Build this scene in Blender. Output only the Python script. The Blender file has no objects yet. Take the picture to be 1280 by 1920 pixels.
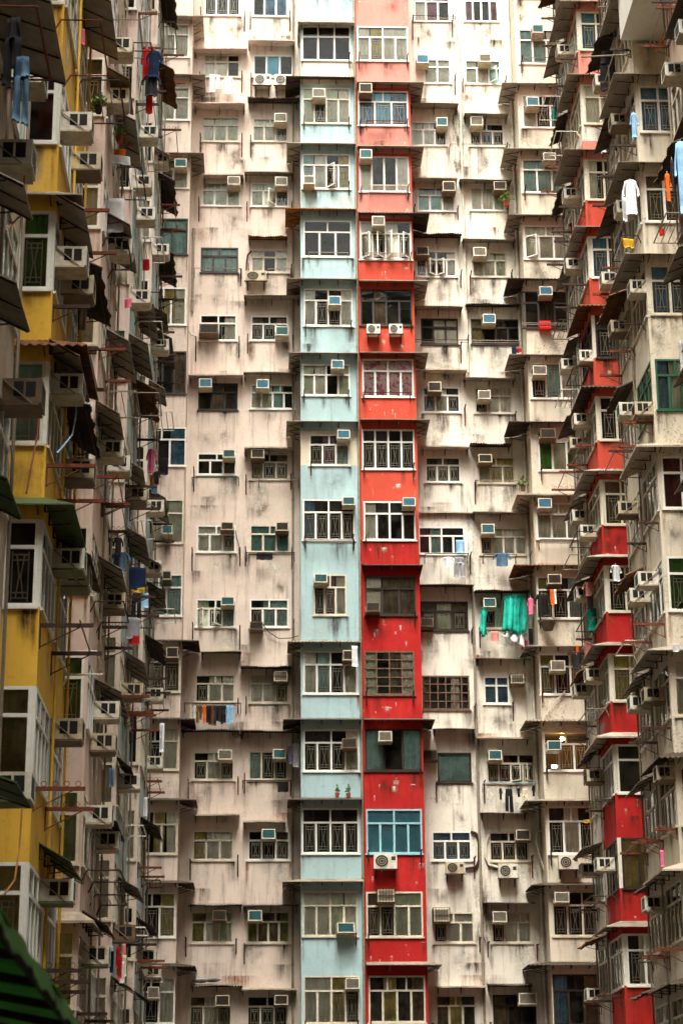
import bpy, math, random
from math import sin, cos, tan, pi, radians, atan2, sqrt
from mathutils import Vector, Matrix

rnd = random.Random(7)
SC = bpy.context.scene
COL = SC.collection

# ------------------------------------------------------------------ camera
FPX, PITCH, YAW, ROLL = 3811.8, 0.3200, 0.0388, -0.0074
CAMZ = 1.6
Fv = Vector((sin(YAW)*cos(PITCH), cos(YAW)*cos(PITCH), sin(PITCH)))
R0 = Vector((cos(YAW), -sin(YAW), 0))
U0 = R0.cross(Fv)
Rv = R0*cos(ROLL) + U0*sin(ROLL)
Uv = U0*cos(ROLL) - R0*sin(ROLL)
cam = bpy.data.cameras.new('camera')
co = bpy.data.objects.new('camera', cam)
COL.objects.link(co)
M = Matrix((Rv, Uv, -Fv)).transposed().to_4x4()
M.translation = Vector((0, 0, CAMZ))
co.matrix_world = M
cam.sensor_fit = 'VERTICAL'
cam.sensor_height = 36
cam.sensor_width = 24
cam.lens = FPX/1920*36
cam.clip_start = 0.1
cam.clip_end = 2000
cam.dof.use_dof = True
cam.dof.focus_distance = 62
cam.dof.aperture_fstop = 3.2
SC.camera = co

def ray(x, y):
    return Fv + Rv*((x-640)/FPX) - Uv*((y-960)/FPX)
def onY(x, y, d):
    r = ray(x, y); p = r*(d/r.y); p.z += CAMZ; return p
def onX(x, y, X):
    r = ray(x, y); p = r*(X/r.x); p.z += CAMZ; return p
def proj(p):
    p = Vector(p) - Vector((0, 0, CAMZ)); d = p.dot(Fv)
    if d <= 0.5: return (-9999, -9999)
    return (640+FPX*p.dot(Rv)/d, 960-FPX*p.dot(Uv)/d)
def inframe(p, m=40):
    x, y = proj(p)
    return -m < x < 1280+m and -m < y < 1920+m
H = 2.68225
Z0 = 43.4989 + CAMZ
CROP = {}
for k in range(5):
    CROP['C%d' % k] = (320, (0, 380, 760, 1140, 1520)[k], 2.6667)
    CROP['R%d' % k] = (760, (0, 380, 760, 1140, 1520)[k], 2.4615)
    CROP['L%d' % k] = (0, (0, 380, 760, 1140, 1520)[k], 3.5556)
CROP['F'] = (0, 0, 1.0)
def px(c, x, y):
    a, b, s = CROP[c]
    return a + x/s, b + y/s

# ------------------------------------------------------------------ materials
def lin(c):
    c = c/255.0
    return c/12.92 if c <= 0.04045 else ((c+0.055)/1.055)**2.4
def rgb(r, g, b):
    return (lin(r), lin(g), lin(b), 1)
MATS = {}
def new_mat(name):
    m = bpy.data.materials.new(name); m.use_nodes = True
    nt = m.node_tree
    return m, nt, nt.nodes['Principled BSDF']
def mixc(nt, fac, a, b, mode='MIX'):
    n = nt.nodes.new('ShaderNodeMix'); n.data_type = 'RGBA'; n.blend_type = mode
    for sock, val in ((n.inputs[0], fac), (n.inputs[6], a), (n.inputs[7], b)):
        if hasattr(val, 'is_linked') or hasattr(val, 'node'):
            nt.links.new(val, sock)
        else:
            sock.default_value = val
    return n.outputs[2]
def noise(nt, vec, scale, detail=4, rough=0.6):
    n = nt.nodes.new('ShaderNodeTexNoise'); n.inputs['Scale'].default_value = scale
    n.inputs['Detail'].default_value = detail; n.inputs['Roughness'].default_value = rough
    if vec is not None: nt.links.new(vec, n.inputs['Vector'])
    return n.outputs['Fac']
def ramp(nt, v, a, b, lo=0.0, hi=1.0):
    n = nt.nodes.new('ShaderNodeMapRange'); n.inputs[1].default_value = a; n.inputs[2].default_value = b
    n.inputs[3].default_value = lo; n.inputs[4].default_value = hi
    nt.links.new(v, n.inputs[0]); return n.outputs[0]
def mul(nt, a, b):
    n = nt.nodes.new('ShaderNodeMath'); n.operation = 'MULTIPLY'
    for s, v in ((n.inputs[0], a), (n.inputs[1], b)):
        if isinstance(v, (int, float)): s.default_value = v
        else: nt.links.new(v, s)
    return n.outputs[0]
def mapping(nt, scale):
    g = nt.nodes.new('ShaderNodeNewGeometry')
    m = nt.nodes.new('ShaderNodeMapping'); m.inputs['Scale'].default_value = scale
    nt.links.new(g.outputs['Position'], m.inputs['Vector'])
    return m.outputs[0]
def wall_mat(name, base, grime=(96, 80, 62), streak=.5, blotch=.45, rust=.35, peel=None, peelamt=.62, mould=.0, strips=()):
    m, nt, bs = new_mat(name)
    p = mapping(nt, (1, 1, 1)); ps = mapping(nt, (5, 5, .42)); pf = mapping(nt, (16, 16, .8))
    base = rgb(*base); dk = tuple(c*.68 for c in base[:3]) + (1,)
    c = mixc(nt, ramp(nt, noise(nt, p, .55, 6), .38, .72, 0, blotch), base, dk)
    lt = tuple(min(1, k*1.12+.01) for k in base[:3]) + (1,)
    c = mixc(nt, ramp(nt, noise(nt, p, 1.7, 5), .5, .7, 0, .5), c, lt)
    g = rgb(*grime)
    c = mixc(nt, ramp(nt, noise(nt, ps, 1, 7, .68), .52, .74, 0, streak), c, g)
    c = mixc(nt, ramp(nt, noise(nt, p, 9, 5, .7), .58, .72, 0, .30), c, g)
    if rust:
        c = mixc(nt, ramp(nt, noise(nt, pf, .5, 4, .6), .66, .76, 0, rust), c, rgb(140, 84, 40))
    if peel:
        pk = mul(nt, ramp(nt, noise(nt, p, 3.1, 8, .72), peelamt, peelamt+.03), 1.0)
        c = mixc(nt, pk, c, rgb(*peel))
    if mould:
        pk = mul(nt, ramp(nt, noise(nt, p, 14, 6, .8), .52, .62), ramp(nt, noise(nt, p, .8, 4), .5, .62, 0, mould))
        c = mixc(nt, pk, c, rgb(62, 54, 42))
    for (xc, hw, zl, zh, amt) in strips:
        gx = nt.nodes.new('ShaderNodeSeparateXYZ'); nt.links.new(p, gx.inputs[0])
        def band(sock, a, b, soft):
            return mul(nt, ramp(nt, sock, a-soft, a+soft), ramp(nt, sock, b-soft, b+soft, 1, 0))
        k = mul(nt, band(gx.outputs[0], xc-hw, xc+hw, .18), band(gx.outputs[2], zl, zh, .5))
        k = mul(nt, k, ramp(nt, noise(nt, mapping(nt, (4, 4, .9)), 1.6, 8, .75), .42, .6, 0, amt))
        c = mixc(nt, k, c, rgb(74, 60, 44))
    nt.links.new(c, bs.inputs['Base Color'])
    bs.inputs['Roughness'].default_value = .88
    bs.inputs['Specular IOR Level'].default_value = .25
    b = nt.nodes.new('ShaderNodeBump'); b.inputs['Strength'].default_value = .35; b.inputs['Distance'].default_value = .02
    nt.links.new(noise(nt, p, 7, 8, .7), b.inputs['Height']); nt.links.new(b.outputs[0], bs.inputs['Normal'])
    MATS[name] = m
    return m
def plain_mat(name, base, rough=.6, metal=0, var=.25, grime=(70, 58, 44), scale=6, streak=0.0):
    m, nt, bs = new_mat(name)
    p = mapping(nt, (1, 1, 1))
    base = rgb(*base)
    c = mixc(nt, ramp(nt, noise(nt, p, scale, 6, .7), .42, .75, 0, var*2), base, rgb(*grime))
    if streak:
        c = mixc(nt, ramp(nt, noise(nt, mapping(nt, (9, 9, .8)), 1, 6, .7), .5, .72, 0, streak), c, rgb(*grime))
    nt.links.new(c, bs.inputs['Base Color'])
    bs.inputs['Roughness'].default_value = rough; bs.inputs['Metallic'].default_value = metal
    bs.inputs['Specular IOR Level'].default_value = .35
    MATS[name] = m
    return m

WG = (120, 104, 84)
XS = []
wall_mat('pink plaster', (228, 210, 194), grime=(104, 86, 66), streak=.7, blotch=.45, rust=.5, mould=.25)
wall_mat('white plaster', (230, 223, 207), grime=(104, 88, 66), streak=.7, blotch=.42, rust=.5, mould=.55,
         strips=((onY(858, 270, 68).x, .32, onY(858, 340, 68).z, onY(858, 185, 68).z, .95),
                 (onY(880, 1060, 68).x, .16, onY(885, 1110, 68).z, onY(880, 930, 68).z, .9),
                 (onY(905, 1740, 68).x, .3, onY(905, 1790, 68).z, onY(905, 1660, 68).z, .95),
                 (onY(893, 1420, 68).x, .14, onY(893, 1500, 68).z, onY(893, 1300, 68).z, .8)))
wall_mat('pale blue paint', (172, 200, 201), grime=(104, 102, 88), streak=.5, blotch=.4, rust=.35, peel=(196, 200, 190), peelamt=.70)
wall_mat('cream paint', (222, 214, 188), grime=(140, 122, 90), streak=.35, blotch=.3, rust=.4)
wall_mat('whitewash paint', (226, 226, 214), grime=(140, 130, 105), streak=.3, blotch=.3, rust=.3)
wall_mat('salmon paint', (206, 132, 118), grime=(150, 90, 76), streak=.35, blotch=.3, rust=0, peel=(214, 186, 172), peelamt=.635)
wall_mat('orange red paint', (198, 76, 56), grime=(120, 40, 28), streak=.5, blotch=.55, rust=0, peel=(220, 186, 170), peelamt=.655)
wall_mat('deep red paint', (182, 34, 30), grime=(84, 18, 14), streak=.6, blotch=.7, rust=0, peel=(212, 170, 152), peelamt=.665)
wall_mat('ochre paint', (234, 186, 70), grime=(140, 92, 26), streak=.3, blotch=.4, rust=.3)
wall_mat('beige plaster', (206, 186, 164), grime=(112, 92, 70), streak=.5, blotch=.45, rust=.4, mould=.2)
wall_mat('rose plaster', (222, 200, 186), grime=(120, 98, 78), streak=.45, blotch=.4, rust=.4)
wall_mat('stained cream plaster', (222, 212, 190), grime=(110, 92, 66), streak=.55, blotch=.45, rust=.45, mould=.75)
wall_mat('low bounce plaster', (126, 118, 106), grime=(100, 96, 80), streak=.4, blotch=.35, rust=.3)  # kept dark so the unseen blocks bounce less light
plain_mat('white frame', (236, 234, 224), .45, var=.12, grime=(130, 118, 96))
plain_mat('cream frame', (216, 208, 186), .5, var=.2, grime=(120, 104, 78))
plain_mat('dark frame', (46, 36, 29), .5, var=.2, grime=(70, 58, 44))
plain_mat('rusty frame', (92, 62, 42), .7, var=.3, grime=(150, 130, 104), scale=10)
plain_mat('green frame', (28, 92, 66), .5, var=.2, grime=(50, 60, 44))
plain_mat('teal frame', (150, 196, 204), .5, var=.15, grime=(120, 140, 136))
plain_mat('steel bar', (232, 228, 210), .5, 0, var=.2, grime=(110, 96, 74))
plain_mat('dark iron', (46, 36, 28), .75, .2, var=.3, grime=(104, 58, 30), scale=12)
plain_mat('rusty iron', (116, 58, 32), .85, .1, var=.3, grime=(54, 36, 26), scale=10)
plain_mat('grey pipe', (150, 138, 120), .6, .1, var=.25)
plain_mat('galvanised sheet', (168, 158, 142), .6, .15, var=.3, grime=(84, 72, 58), scale=2.2, streak=.4)
plain_mat('weathered sheet', (150, 138, 120), .75, .05, var=.35, grime=(58, 46, 36), scale=2.2, streak=.4)
plain_mat('tarry sheet', (84, 72, 58), .8, .05, var=.35, grime=(38, 30, 24), scale=2.5, streak=.4)
plain_mat('rusty sheet', (128, 88, 54), .85, .05, var=.4, grime=(74, 46, 28), scale=3, streak=.5)
plain_mat('ochre rust sheet', (176, 122, 60), .85, .05, var=.4, grime=(96, 62, 36), scale=3, streak=.4)
plain_mat('green sheet', (74, 96, 54), .7, .0, var=.35, grime=(42, 44, 30), scale=2.2, streak=.4)
plain_mat('concrete slab', (190, 176, 156), .9, 0, var=.4, grime=(96, 80, 62), scale=2.5, streak=.4)
plain_mat('pink slab', (212, 190, 176), .9, 0, var=.35, grime=(112, 92, 74), scale=2.5, streak=.4)
plain_mat('white casing', (228, 222, 204), .5, 0, var=.3, grime=(130, 114, 86), scale=5, streak=.3)
plain_mat('beige casing', (204, 190, 160), .55, 0, var=.35, grime=(104, 86, 60), scale=5, streak=.35)
plain_mat('brown casing', (122, 98, 72), .6, 0, var=.35, grime=(64, 50, 36), scale=5, streak=.35)
plain_mat('mossy casing', (120, 124, 78), .65, 0, var=.35, grime=(64, 66, 40), scale=5, streak=.35)
plain_mat('teal fins', (64, 116, 118), .55, .1, var=.25, grime=(48, 70, 70), scale=8)
plain_mat('blue fins', (74, 134, 158), .55, .1, var=.25, grime=(60, 80, 90), scale=8)
plain_mat('grey fins', (136, 130, 112), .6, .1, var=.3, grime=(70, 60, 46), scale=8)
plain_mat('dark fins', (54, 48, 40), .6, .1, var=.3, grime=(90, 76, 56), scale=8)
plain_mat('black vent', (20, 16, 12), .8, 0, var=.2, grime=(52, 42, 32))
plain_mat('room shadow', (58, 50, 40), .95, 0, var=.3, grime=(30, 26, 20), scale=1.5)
plain_mat('ground paving', (78, 74, 68), .9, 0, var=.35, grime=(60, 54, 46), scale=.8)
plain_mat('terracotta', (176, 72, 44), .8, 0, var=.2)
plain_mat('red plastic', (214, 24, 20), .5, 0, var=.1)
plain_mat('wicker', (96, 82, 60), .8, 0, var=.4, scale=20)
plain_mat('white plastic', (226, 226, 220), .5, 0, var=.1)
plain_mat('blue hose', (110, 150, 170), .5, 0, var=.1)

def cloth_mat(name, a, b=None, rough=.9, pat=None):
    m, nt, bs = new_mat(name)
    tc = nt.nodes.new('ShaderNodeTexCoord')
    c = rgb(*a)
    if pat == 'dots':
        v = nt.nodes.new('ShaderNodeTexVoronoi'); v.inputs['Scale'].default_value = 5.5; v.inputs['Randomness'].default_value = .25
        nt.links.new(tc.outputs['Object'], v.inputs['Vector'])
        c = mixc(nt, ramp(nt, v.outputs['Distance'], .26, .30, 1, 0), rgb(*a), rgb(*b))
    elif pat == 'floral':
        f = ramp(nt, noise(nt, tc.outputs['Object'], 7, 3), .5, .56)
        c = mixc(nt, f, rgb(*a), rgb(*b))
        c = mixc(nt, ramp(nt, noise(nt, tc.outputs['Object'], 11, 2), .6, .64), c, rgb(222, 170, 70))
    elif b:
        c = mixc(nt, ramp(nt, noise(nt, tc.outputs['Object'], 3, 4), .4, .65), rgb(*a), rgb(*b))
    if isinstance(c, tuple): bs.inputs['Base Color'].default_value = c
    else: nt.links.new(c, bs.inputs['Base Color'])
    bs.inputs['Roughness'].default_value = rough
    bs.inputs['Specular IOR Level'].default_value = .1
    MATS[name] = m
    return m
CUR = {'w': ('cream curtain', (244, 242, 226), (222, 216, 192)), 'W': ('white curtain', (240, 240, 234), (212, 212, 200)),
       'g': ('pale green curtain', (222, 228, 200), (188, 198, 164)), 'G': ('green curtain', (86, 152, 60), (52, 104, 40)),
       't': ('teal curtain', (164, 204, 196), (126, 166, 160)), 'T': ('blue film', (112, 196, 222), (96, 176, 202)),
       'b': ('blue curtain', (100, 146, 172), (60, 96, 122)), 'k': ('dark curtain', (62, 54, 46), (38, 34, 30)),
       'n': ('brown curtain', (136, 116, 88), (90, 74, 56)), 'y': ('yellow curtain', (206, 186, 108), (160, 142, 76)),
       'm': ('maroon curtain', (110, 46, 46), (70, 30, 30)), 'p': ('purple curtain', (150, 98, 112), (110, 70, 86)),
       'o': ('olive curtain', (156, 146, 84), (112, 104, 60))}
for k, v in CUR.items(): cloth_mat(*v)
cloth_mat('dotted curtain', (108, 158, 148), (176, 62, 66), pat='dots'); CUR['D'] = ('dotted curtain',)
cloth_mat('floral curtain', (222, 190, 190), (200, 92, 132), pat='floral'); CUR['F'] = ('floral curtain',)
for n, a, b in (('black cloth', (26, 24, 26), (42, 38, 38)), ('charcoal cloth', (58, 56, 58), (40, 38, 40)), ('navy cloth', (30, 46, 76), (22, 32, 54)),
                ('denim cloth', (88, 116, 136), (58, 82, 104)), ('sky blue cloth', (150, 190, 216), (122, 162, 192)), ('white cloth', (226, 226, 224), (198, 198, 200)),
                ('cream cloth', (220, 206, 178), (194, 178, 150)), ('red cloth', (190, 34, 34), (140, 24, 26)), ('pink cloth', (224, 120, 146), (196, 90, 120)),
                ('rose cloth', (216, 150, 140), (190, 116, 110)), ('orange cloth', (222, 110, 40), (190, 84, 28)), ('olive cloth', (120, 104, 50), (90, 78, 38)),
                ('brown cloth', (116, 72, 42), (88, 54, 34)), ('green cloth', (0, 168, 138), (0, 140, 118)), ('grey cloth', (150, 150, 150), (118, 118, 120)),
                ('mint cloth', (150, 206, 180), (120, 180, 156)), ('lilac cloth', (186, 178, 216), (160, 150, 190)), ('yellow cloth', (226, 186, 60), (196, 150, 40))):
    cloth_mat(n, a, b)

def glass_mat():
    m = bpy.data.materials.new('window glass'); m.use_nodes = True
    nt = m.node_tree; nt.nodes.clear()
    out = nt.nodes.new('ShaderNodeOutputMaterial')
    tr = nt.nodes.new('ShaderNodeBsdfTransparent'); tr.inputs[0].default_value = (.99, 1, .98, 1)
    gl = nt.nodes.new('ShaderNodeBsdfGlossy'); gl.inputs['Roughness'].default_value = .04; gl.inputs[0].default_value = (.9, .95, .92, 1)
    b = nt.nodes.new('ShaderNodeBump'); b.inputs['Strength'].default_value = .12; b.inputs['Distance'].default_value = .05
    nt.links.new(noise(nt, mapping(nt, (1, 1, 1)), 2.2, 2), b.inputs['Height']); nt.links.new(b.outputs[0], gl.inputs['Normal'])
    fr = nt.nodes.new('ShaderNodeFresnel'); fr.inputs[0].default_value = 1.33
    mx = nt.nodes.new('ShaderNodeMixShader')
    df = nt.nodes.new('ShaderNodeBsdfDiffuse'); df.inputs[0].default_value = rgb(150, 146, 128)
    mx2 = nt.nodes.new('ShaderNodeMixShader')
    nt.links.new(ramp(nt, noise(nt, mapping(nt, (1, 1, 1)), 3, 5), .4, .85, .0, .10), mx2.inputs[0])
    nt.links.new(fr.outputs[0], mx.inputs[0]); nt.links.new(tr.outputs[0], mx.inputs[1]); nt.links.new(gl.outputs[0], mx.inputs[2])
    nt.links.new(mx.outputs[0], mx2.inputs[1]); nt.links.new(df.outputs[0], mx2.inputs[2])
    nt.links.new(mx2.outputs[0], out.inputs[0])
    MATS['window glass'] = m
glass_mat()
def leaf_mat():
    m, nt, bs = new_mat('leaf green')
    c = mixc(nt, ramp(nt, noise(nt, mapping(nt, (1, 1, 1)), 9, 3), .35, .65), rgb(60, 92, 30), rgb(120, 140, 50))
    nt.links.new(c, bs.inputs['Base Color']); bs.inputs['Roughness'].default_value = .6
    MATS['leaf green'] = m
leaf_mat()
def tarp_mat(name, col, tr=.45):
    m = bpy.data.materials.new(name); m.use_nodes = True
    nt = m.node_tree; bs = nt.nodes['Principled BSDF']; out = nt.nodes['Material Output']
    c = mixc(nt, ramp(nt, noise(nt, mapping(nt, (1, 1, 1)), 3, 5), .4, .7), rgb(*col), rgb(*[int(k*.72) for k in col]))
    nt.links.new(c, bs.inputs['Base Color']); bs.inputs['Roughness'].default_value = .5
    t = nt.nodes.new('ShaderNodeBsdfTranslucent'); nt.links.new(c, t.inputs[0])
    mx = nt.nodes.new('ShaderNodeMixShader'); mx.inputs[0].default_value = tr
    nt.links.new(bs.outputs[0], mx.inputs[1]); nt.links.new(t.outputs[0], mx.inputs[2]); nt.links.new(mx.outputs[0], out.inputs[0])
    MATS[name] = m
tarp_mat('green tarp', (60, 236, 214), .5)
tarp_mat('shop awning green', (78, 148, 60), .55)
def emit_mat(name, col, s):
    m, nt, bs = new_mat(name)
    bs.inputs['Base Color'].default_value = rgb(*col)
    bs.inputs['Emission Color'].default_value = rgb(*col); bs.inputs['Emission Strength'].default_value = s
    MATS[name] = m
emit_mat('lit lamp', (255, 196, 96), 160)
emit_mat('reflection glow', (225, 245, 255), 5)  # glowing colour painted in for a bright reflection

# ------------------------------------------------------------------ mesh helper
class MB:
    def __init__(s): s.v = []; s.f = []; s.m = []; s.sm = False
    def quad(s, a, b, c, d, mi=0):
        n = len(s.v); s.v += [tuple(a), tuple(b), tuple(c), tuple(d)]; s.f.append((n, n+1, n+2, n+3)); s.m.append(mi)
    def tri(s, a, b, c, mi=0):
        n = len(s.v); s.v += [tuple(a), tuple(b), tuple(c)]; s.f.append((n, n+1, n+2)); s.m.append(mi)
    def box(s, x0, x1, y0, y1, z0, z1, mi=0):
        n = len(s.v)
        s.v += [(x0, y0, z0), (x1, y0, z0), (x1, y1, z0), (x0, y1, z0), (x0, y0, z1), (x1, y0, z1), (x1, y1, z1), (x0, y1, z1)]
        for q in ((0, 3, 2, 1), (4, 5, 6, 7), (0, 1, 5, 4), (1, 2, 6, 5), (2, 3, 7, 6), (3, 0, 4, 7)):
            s.f.append(tuple(n+i for i in q)); s.m.append(mi)
    def bar(s, p, q, r, mi=0, n=4):
        p = Vector(p); q = Vector(q); d = (q-p)
        if d.length < 1e-6: return
        d.normalize()
        a = d.cross(Vector((0, 0, 1)))
        if a.length < .01: a = Vector((1, 0, 0))
        a.normalize(); b = d.cross(a)
        k = len(s.v)
        for c in (p, q):
            for i in range(n):
                t = 2*pi*(i+.5)/n
                s.v.append(tuple(c + a*(r*cos(t)) + b*(r*sin(t))))
        for i in range(n):
            j = (i+1) % n
            s.f.append((k+i, k+j, k+n+j, k+n+i)); s.m.append(mi)
        s.f.append(tuple(k+i for i in range(n-1, -1, -1))); s.m.append(mi)
        s.f.append(tuple(k+n+i for i in range(n))); s.m.append(mi)
    def path(s, pts, r, mi=0, n=6):
        for a, b in zip(pts, pts[1:]): s.bar(a, b, r, mi, n)
    def sheet(s, pa, pb, nu, nv, th, mi=0, fn=None):
        """thick sheet: pa(u) near edge, pb(u) far edge; fn(u,v)->extra offset vector; th downward"""
        k = len(s.v)
        for lay in (0, 1):
            for i in range(nu+1):
                u = i/nu; a = Vector(pa(u)); b = Vector(pb(u))
                for j in range(nv+1):
                    v = j/nv; p = a.lerp(b, v)
                    if fn: p = p + fn(u, v)
                    s.v.append((p.x, p.y, p.z - lay*th))
        W = nv+1; N = (nu+1)*W
        for i in range(nu):
            for j in range(nv):
                a = k+i*W+j
                s.f.append((a, a+1, a+W+1, a+W)); s.m.append(mi)
                s.f.append((a+N, a+N+W, a+N+W+1, a+N+1)); s.m.append(mi)
        for i in range(nu):
            for j in (0, nv):
                a = k+i*W+j; s.f.append((a, a+W, a+W+N, a+N)); s.m.append(mi)
        for j in range(nv):
            for i in (0, nu):
                a = k+i*W+j; s.f.append((a, a+1, a+1+N, a+N)); s.m.append(mi)
    def mesh(s, name, mats):
        me = bpy.data.meshes.new(name); me.from_pydata(s.v, [], s.f)
        for m in mats: me.materials.append(MATS[m] if isinstance(m, str) else m)
        if len(mats) > 1: me.polygons.foreach_set('material_index', s.m)
        if s.sm: me.polygons.foreach_set('use_smooth', [True]*len(s.f))
        me.update(); return me
    def build(s, name, mats, parent=None, loc=(0, 0, 0), rz=0, rx=0):
        o = bpy.data.objects.new(name, s.mesh(name, mats)); COL.objects.link(o)
        o.location = loc; o.rotation_euler = (rx, 0, rz)
        if parent: o.parent = parent
        return o
def tag(o, label=None, cat=None, group=None, kind=None):
    if label: o['label'] = label
    if cat: o['category'] = cat
    if group: o['group'] = group
    if kind: o['kind'] = kind
    return o
def empty(name, loc, rz=0):
    o = bpy.data.objects.new(name, None); COL.objects.link(o); o.location = loc; o.rotation_euler = (0, 0, rz)
    o.empty_display_size = .2
    return o
KIDS = {}
def copy_tree(src, parent=None):
    c = src.copy(); COL.objects.link(c); c.parent = parent
    for ch in KIDS.get(src.name, []): copy_tree(ch, c)
    return c
def reg(root, *kids): KIDS[root.name] = list(kids)

WORDS = ['first', 'second', 'third', 'fourth', 'fifth', 'sixth', 'seventh', 'eighth', 'ninth', 'tenth', 'eleventh', 'twelfth', 'thirteenth', 'fourteenth', 'fifteenth', 'sixteenth', 'seventeenth']

# ------------------------------------------------------------------ windows (local: x right, y inward, z up)
def wavy(x, amp, k, ph): return amp*sin(k*x+ph) + amp*.5*sin(2.3*k*x+ph*1.7)
def make_window(bld, base, p, rz, w, h, lay='T2/3', fr='white frame', cur='w-w', grille=True, room=.9, op=None, sill=True):
    """part of building bld; p is the lower-left corner on the outer wall plane"""
    b = MB(); e = .055; D0, D1 = -.004, .045
    loc = Vector(p) - Vector(base)
    b.box(0, w, D0, D1, 0, e); b.box(0, w, D0, D1, h-e, h); b.box(0, e, D0, D1, e, h-e); b.box(w-e, w, D0, D1, e, h-e)
    panes = []
    kind = lay[0]
    if kind == 'T':
        a, c = lay[1:].split('/'); nt_, nb = int(a), int(c)
        zt = h*(.66 if h < 1.25 else .68)
        b.box(e, w-e, D0-.006, D1-.004, zt-.03, zt+.03)
        for i in range(1, nt_):
            x = w*i/nt_; b.box(x-.028, x+.028, D0, D1, zt+.03, h-e)
        for i in range(1, nb):
            x = w*i/nb; b.box(x-.035, x+.035, D0, D1, e, zt-.03)
        for i in range(nt_): panes.append((max(e, w*i/nt_), min(w-e, w*(i+1)/nt_), zt+.03, h-e, False))
        for i in range(nb): panes.append((max(e, w*i/nb), min(w-e, w*(i+1)/nb), e, zt-.03, True))
    elif kind == 'F':
        nb = int(lay[1:])
        for i in range(1, nb):
            x = w*i/nb; b.box(x-.035, x+.035, D0, D1, e, h-e)
        for i in range(nb): panes.append((max(e, w*i/nb), min(w-e, w*(i+1)/nb), e, h-e, True))
    elif kind == 'G':
        a, c = lay[1:].split('x'); nx, nz = int(a), int(c)
        for i in range(1, nx):
            x = w*i/nx; b.box(x-.02, x+.02, D0, D1, e, h-e)
        for j in range(1, nz):
            z = h*j/nz
            for i in range(nx): b.box(w*i/nx+.02, w*(i+1)/nx-.02, D0, D1, z-.018, z+.018)
        panes.append((e, w-e, e, h-e, False))
    if sill:
        b.box(-.04, w+.04, -.05, D0, -.045, -.002)
    win = b.build('window', [fr], bld, loc, rz)
    # glass
    g = MB(); skip = set()
    if op is not None:
        for i in op: skip.add(i)
    nlow = [q for q in panes if q[4]]
    low_i = 0
    for q in panes:
        isop = False
        if q[4]:
            isop = low_i in skip; low_i += 1
        if isop: continue
        g.quad((q[0], .018, q[2]), (q[1], .018, q[2]), (q[1], .018, q[3]), (q[0], .018, q[3]))
    if g.f: g.build('glass', ['window glass'], win)
    for i in skip:
        if i >= len(nlow): continue
        q = nlow[i]; pw = q[1]-q[0]; ph = q[3]-q[2]
        s = MB(); t = .035
        s.box(0, pw, -.02, .02, 0, t); s.box(0, pw, -.02, .02, ph-t, ph); s.box(0, t, -.02, .02, t, ph-t); s.box(pw-t, pw, -.02, .02, t, ph-t)
        s.quad((t, 0, t), (pw-t, 0, t), (pw-t, 0, ph-t), (t, 0, ph-t), 1)
        left = (i % 2 == 0)
        ang = -radians(rnd.uniform(38, 75)) if left else radians(rnd.uniform(38, 75))
        if not left:
            s.v = [(x-pw, y, z) for (x, y, z) in s.v]
        s.build('casement', [fr, 'window glass'], win, (q[0] if left else q[1], .03, q[2]), ang)
    # recess / room
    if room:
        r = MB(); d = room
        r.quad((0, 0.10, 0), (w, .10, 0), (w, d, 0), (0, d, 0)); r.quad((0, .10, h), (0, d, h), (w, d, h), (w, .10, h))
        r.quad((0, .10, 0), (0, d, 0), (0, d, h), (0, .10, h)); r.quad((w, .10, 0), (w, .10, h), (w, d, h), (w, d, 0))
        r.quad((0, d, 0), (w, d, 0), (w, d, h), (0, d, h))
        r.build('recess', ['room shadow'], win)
    # grille
    if grille:
        gr = MB(); t = .0125; y = .033
        for q in panes:
            if not q[4]: continue
            x0, x1, z0, z1 = q[:4]; W = x1-x0; Hh = z1-z0
            X = lambda f: x0+W*f
            Z = lambda f: z0+Hh*f
            for f in (.2, .8): gr.bar((X(f), y, Z(.04)), (X(f), y, Z(.96)), t)
            for f in (.1, .9): gr.bar((X(.2), y, Z(f)), (X(.8), y, Z(f)), t)
            if Hh > W*1.1:
                for a, c in ((.36, .47), (.64, .53)):
                    gr.bar((X(a), y, Z(.1)), (X(c), y, Z(.5)), t); gr.bar((X(c), y, Z(.5)), (X(a), y, Z(.9)), t)
                gr.bar((X(.2), y, Z(.8)), (X(.8), y, Z(.8)), t); gr.bar((X(.2), y, Z(.2)), (X(.8), y, Z(.2)), t)
            else:
                gr.bar((X(.2), y, Z(.1)), (X(.8), y, Z(.9)), t)
        gr.build('grille', ['steel bar'], win)
    # curtains
    if cur and cur.strip('-'):
        runs = []; n = len(cur)
        for i, ch in enumerate(cur):
            if ch == '-': continue
            if runs and runs[-1][0] == ch and abs(runs[-1][2]-i/n) < 1e-6: runs[-1][2] = (i+1)/n
            else: runs.append([ch, i/n, (i+1)/n])
        for ch, a, c in runs:
            m = MB(); m.sm = True
            x0 = a*w+.02; x1 = c*w-.02; k = rnd.uniform(38, 60); ph = rnd.uniform(0, 6); am = .016 if ch not in 'T' else .002
            nx = max(6, int((x1-x0)*34)); zt = h-.04; zb = .03
            skew = rnd.uniform(-.04, .04)
            n0 = len(m.v)
            for i in range(nx+1):
                x = x0+(x1-x0)*i/nx
                for j in range(4):
                    z = zt+(zb-zt)*j/3
                    m.v.append((x+skew*j/3*(0 if ch == 'T' else 1), .075+wavy(x+.01*j, am*(.5+.25*j), k, ph), z))
            for i in range(nx):
                for j in range(3):
                    q = n0+i*4+j; m.f.append((q, q+4, q+5, q+1)); m.m.append(0)
            m.build('curtain', [CUR[ch][0]], win)
    return win

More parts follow.
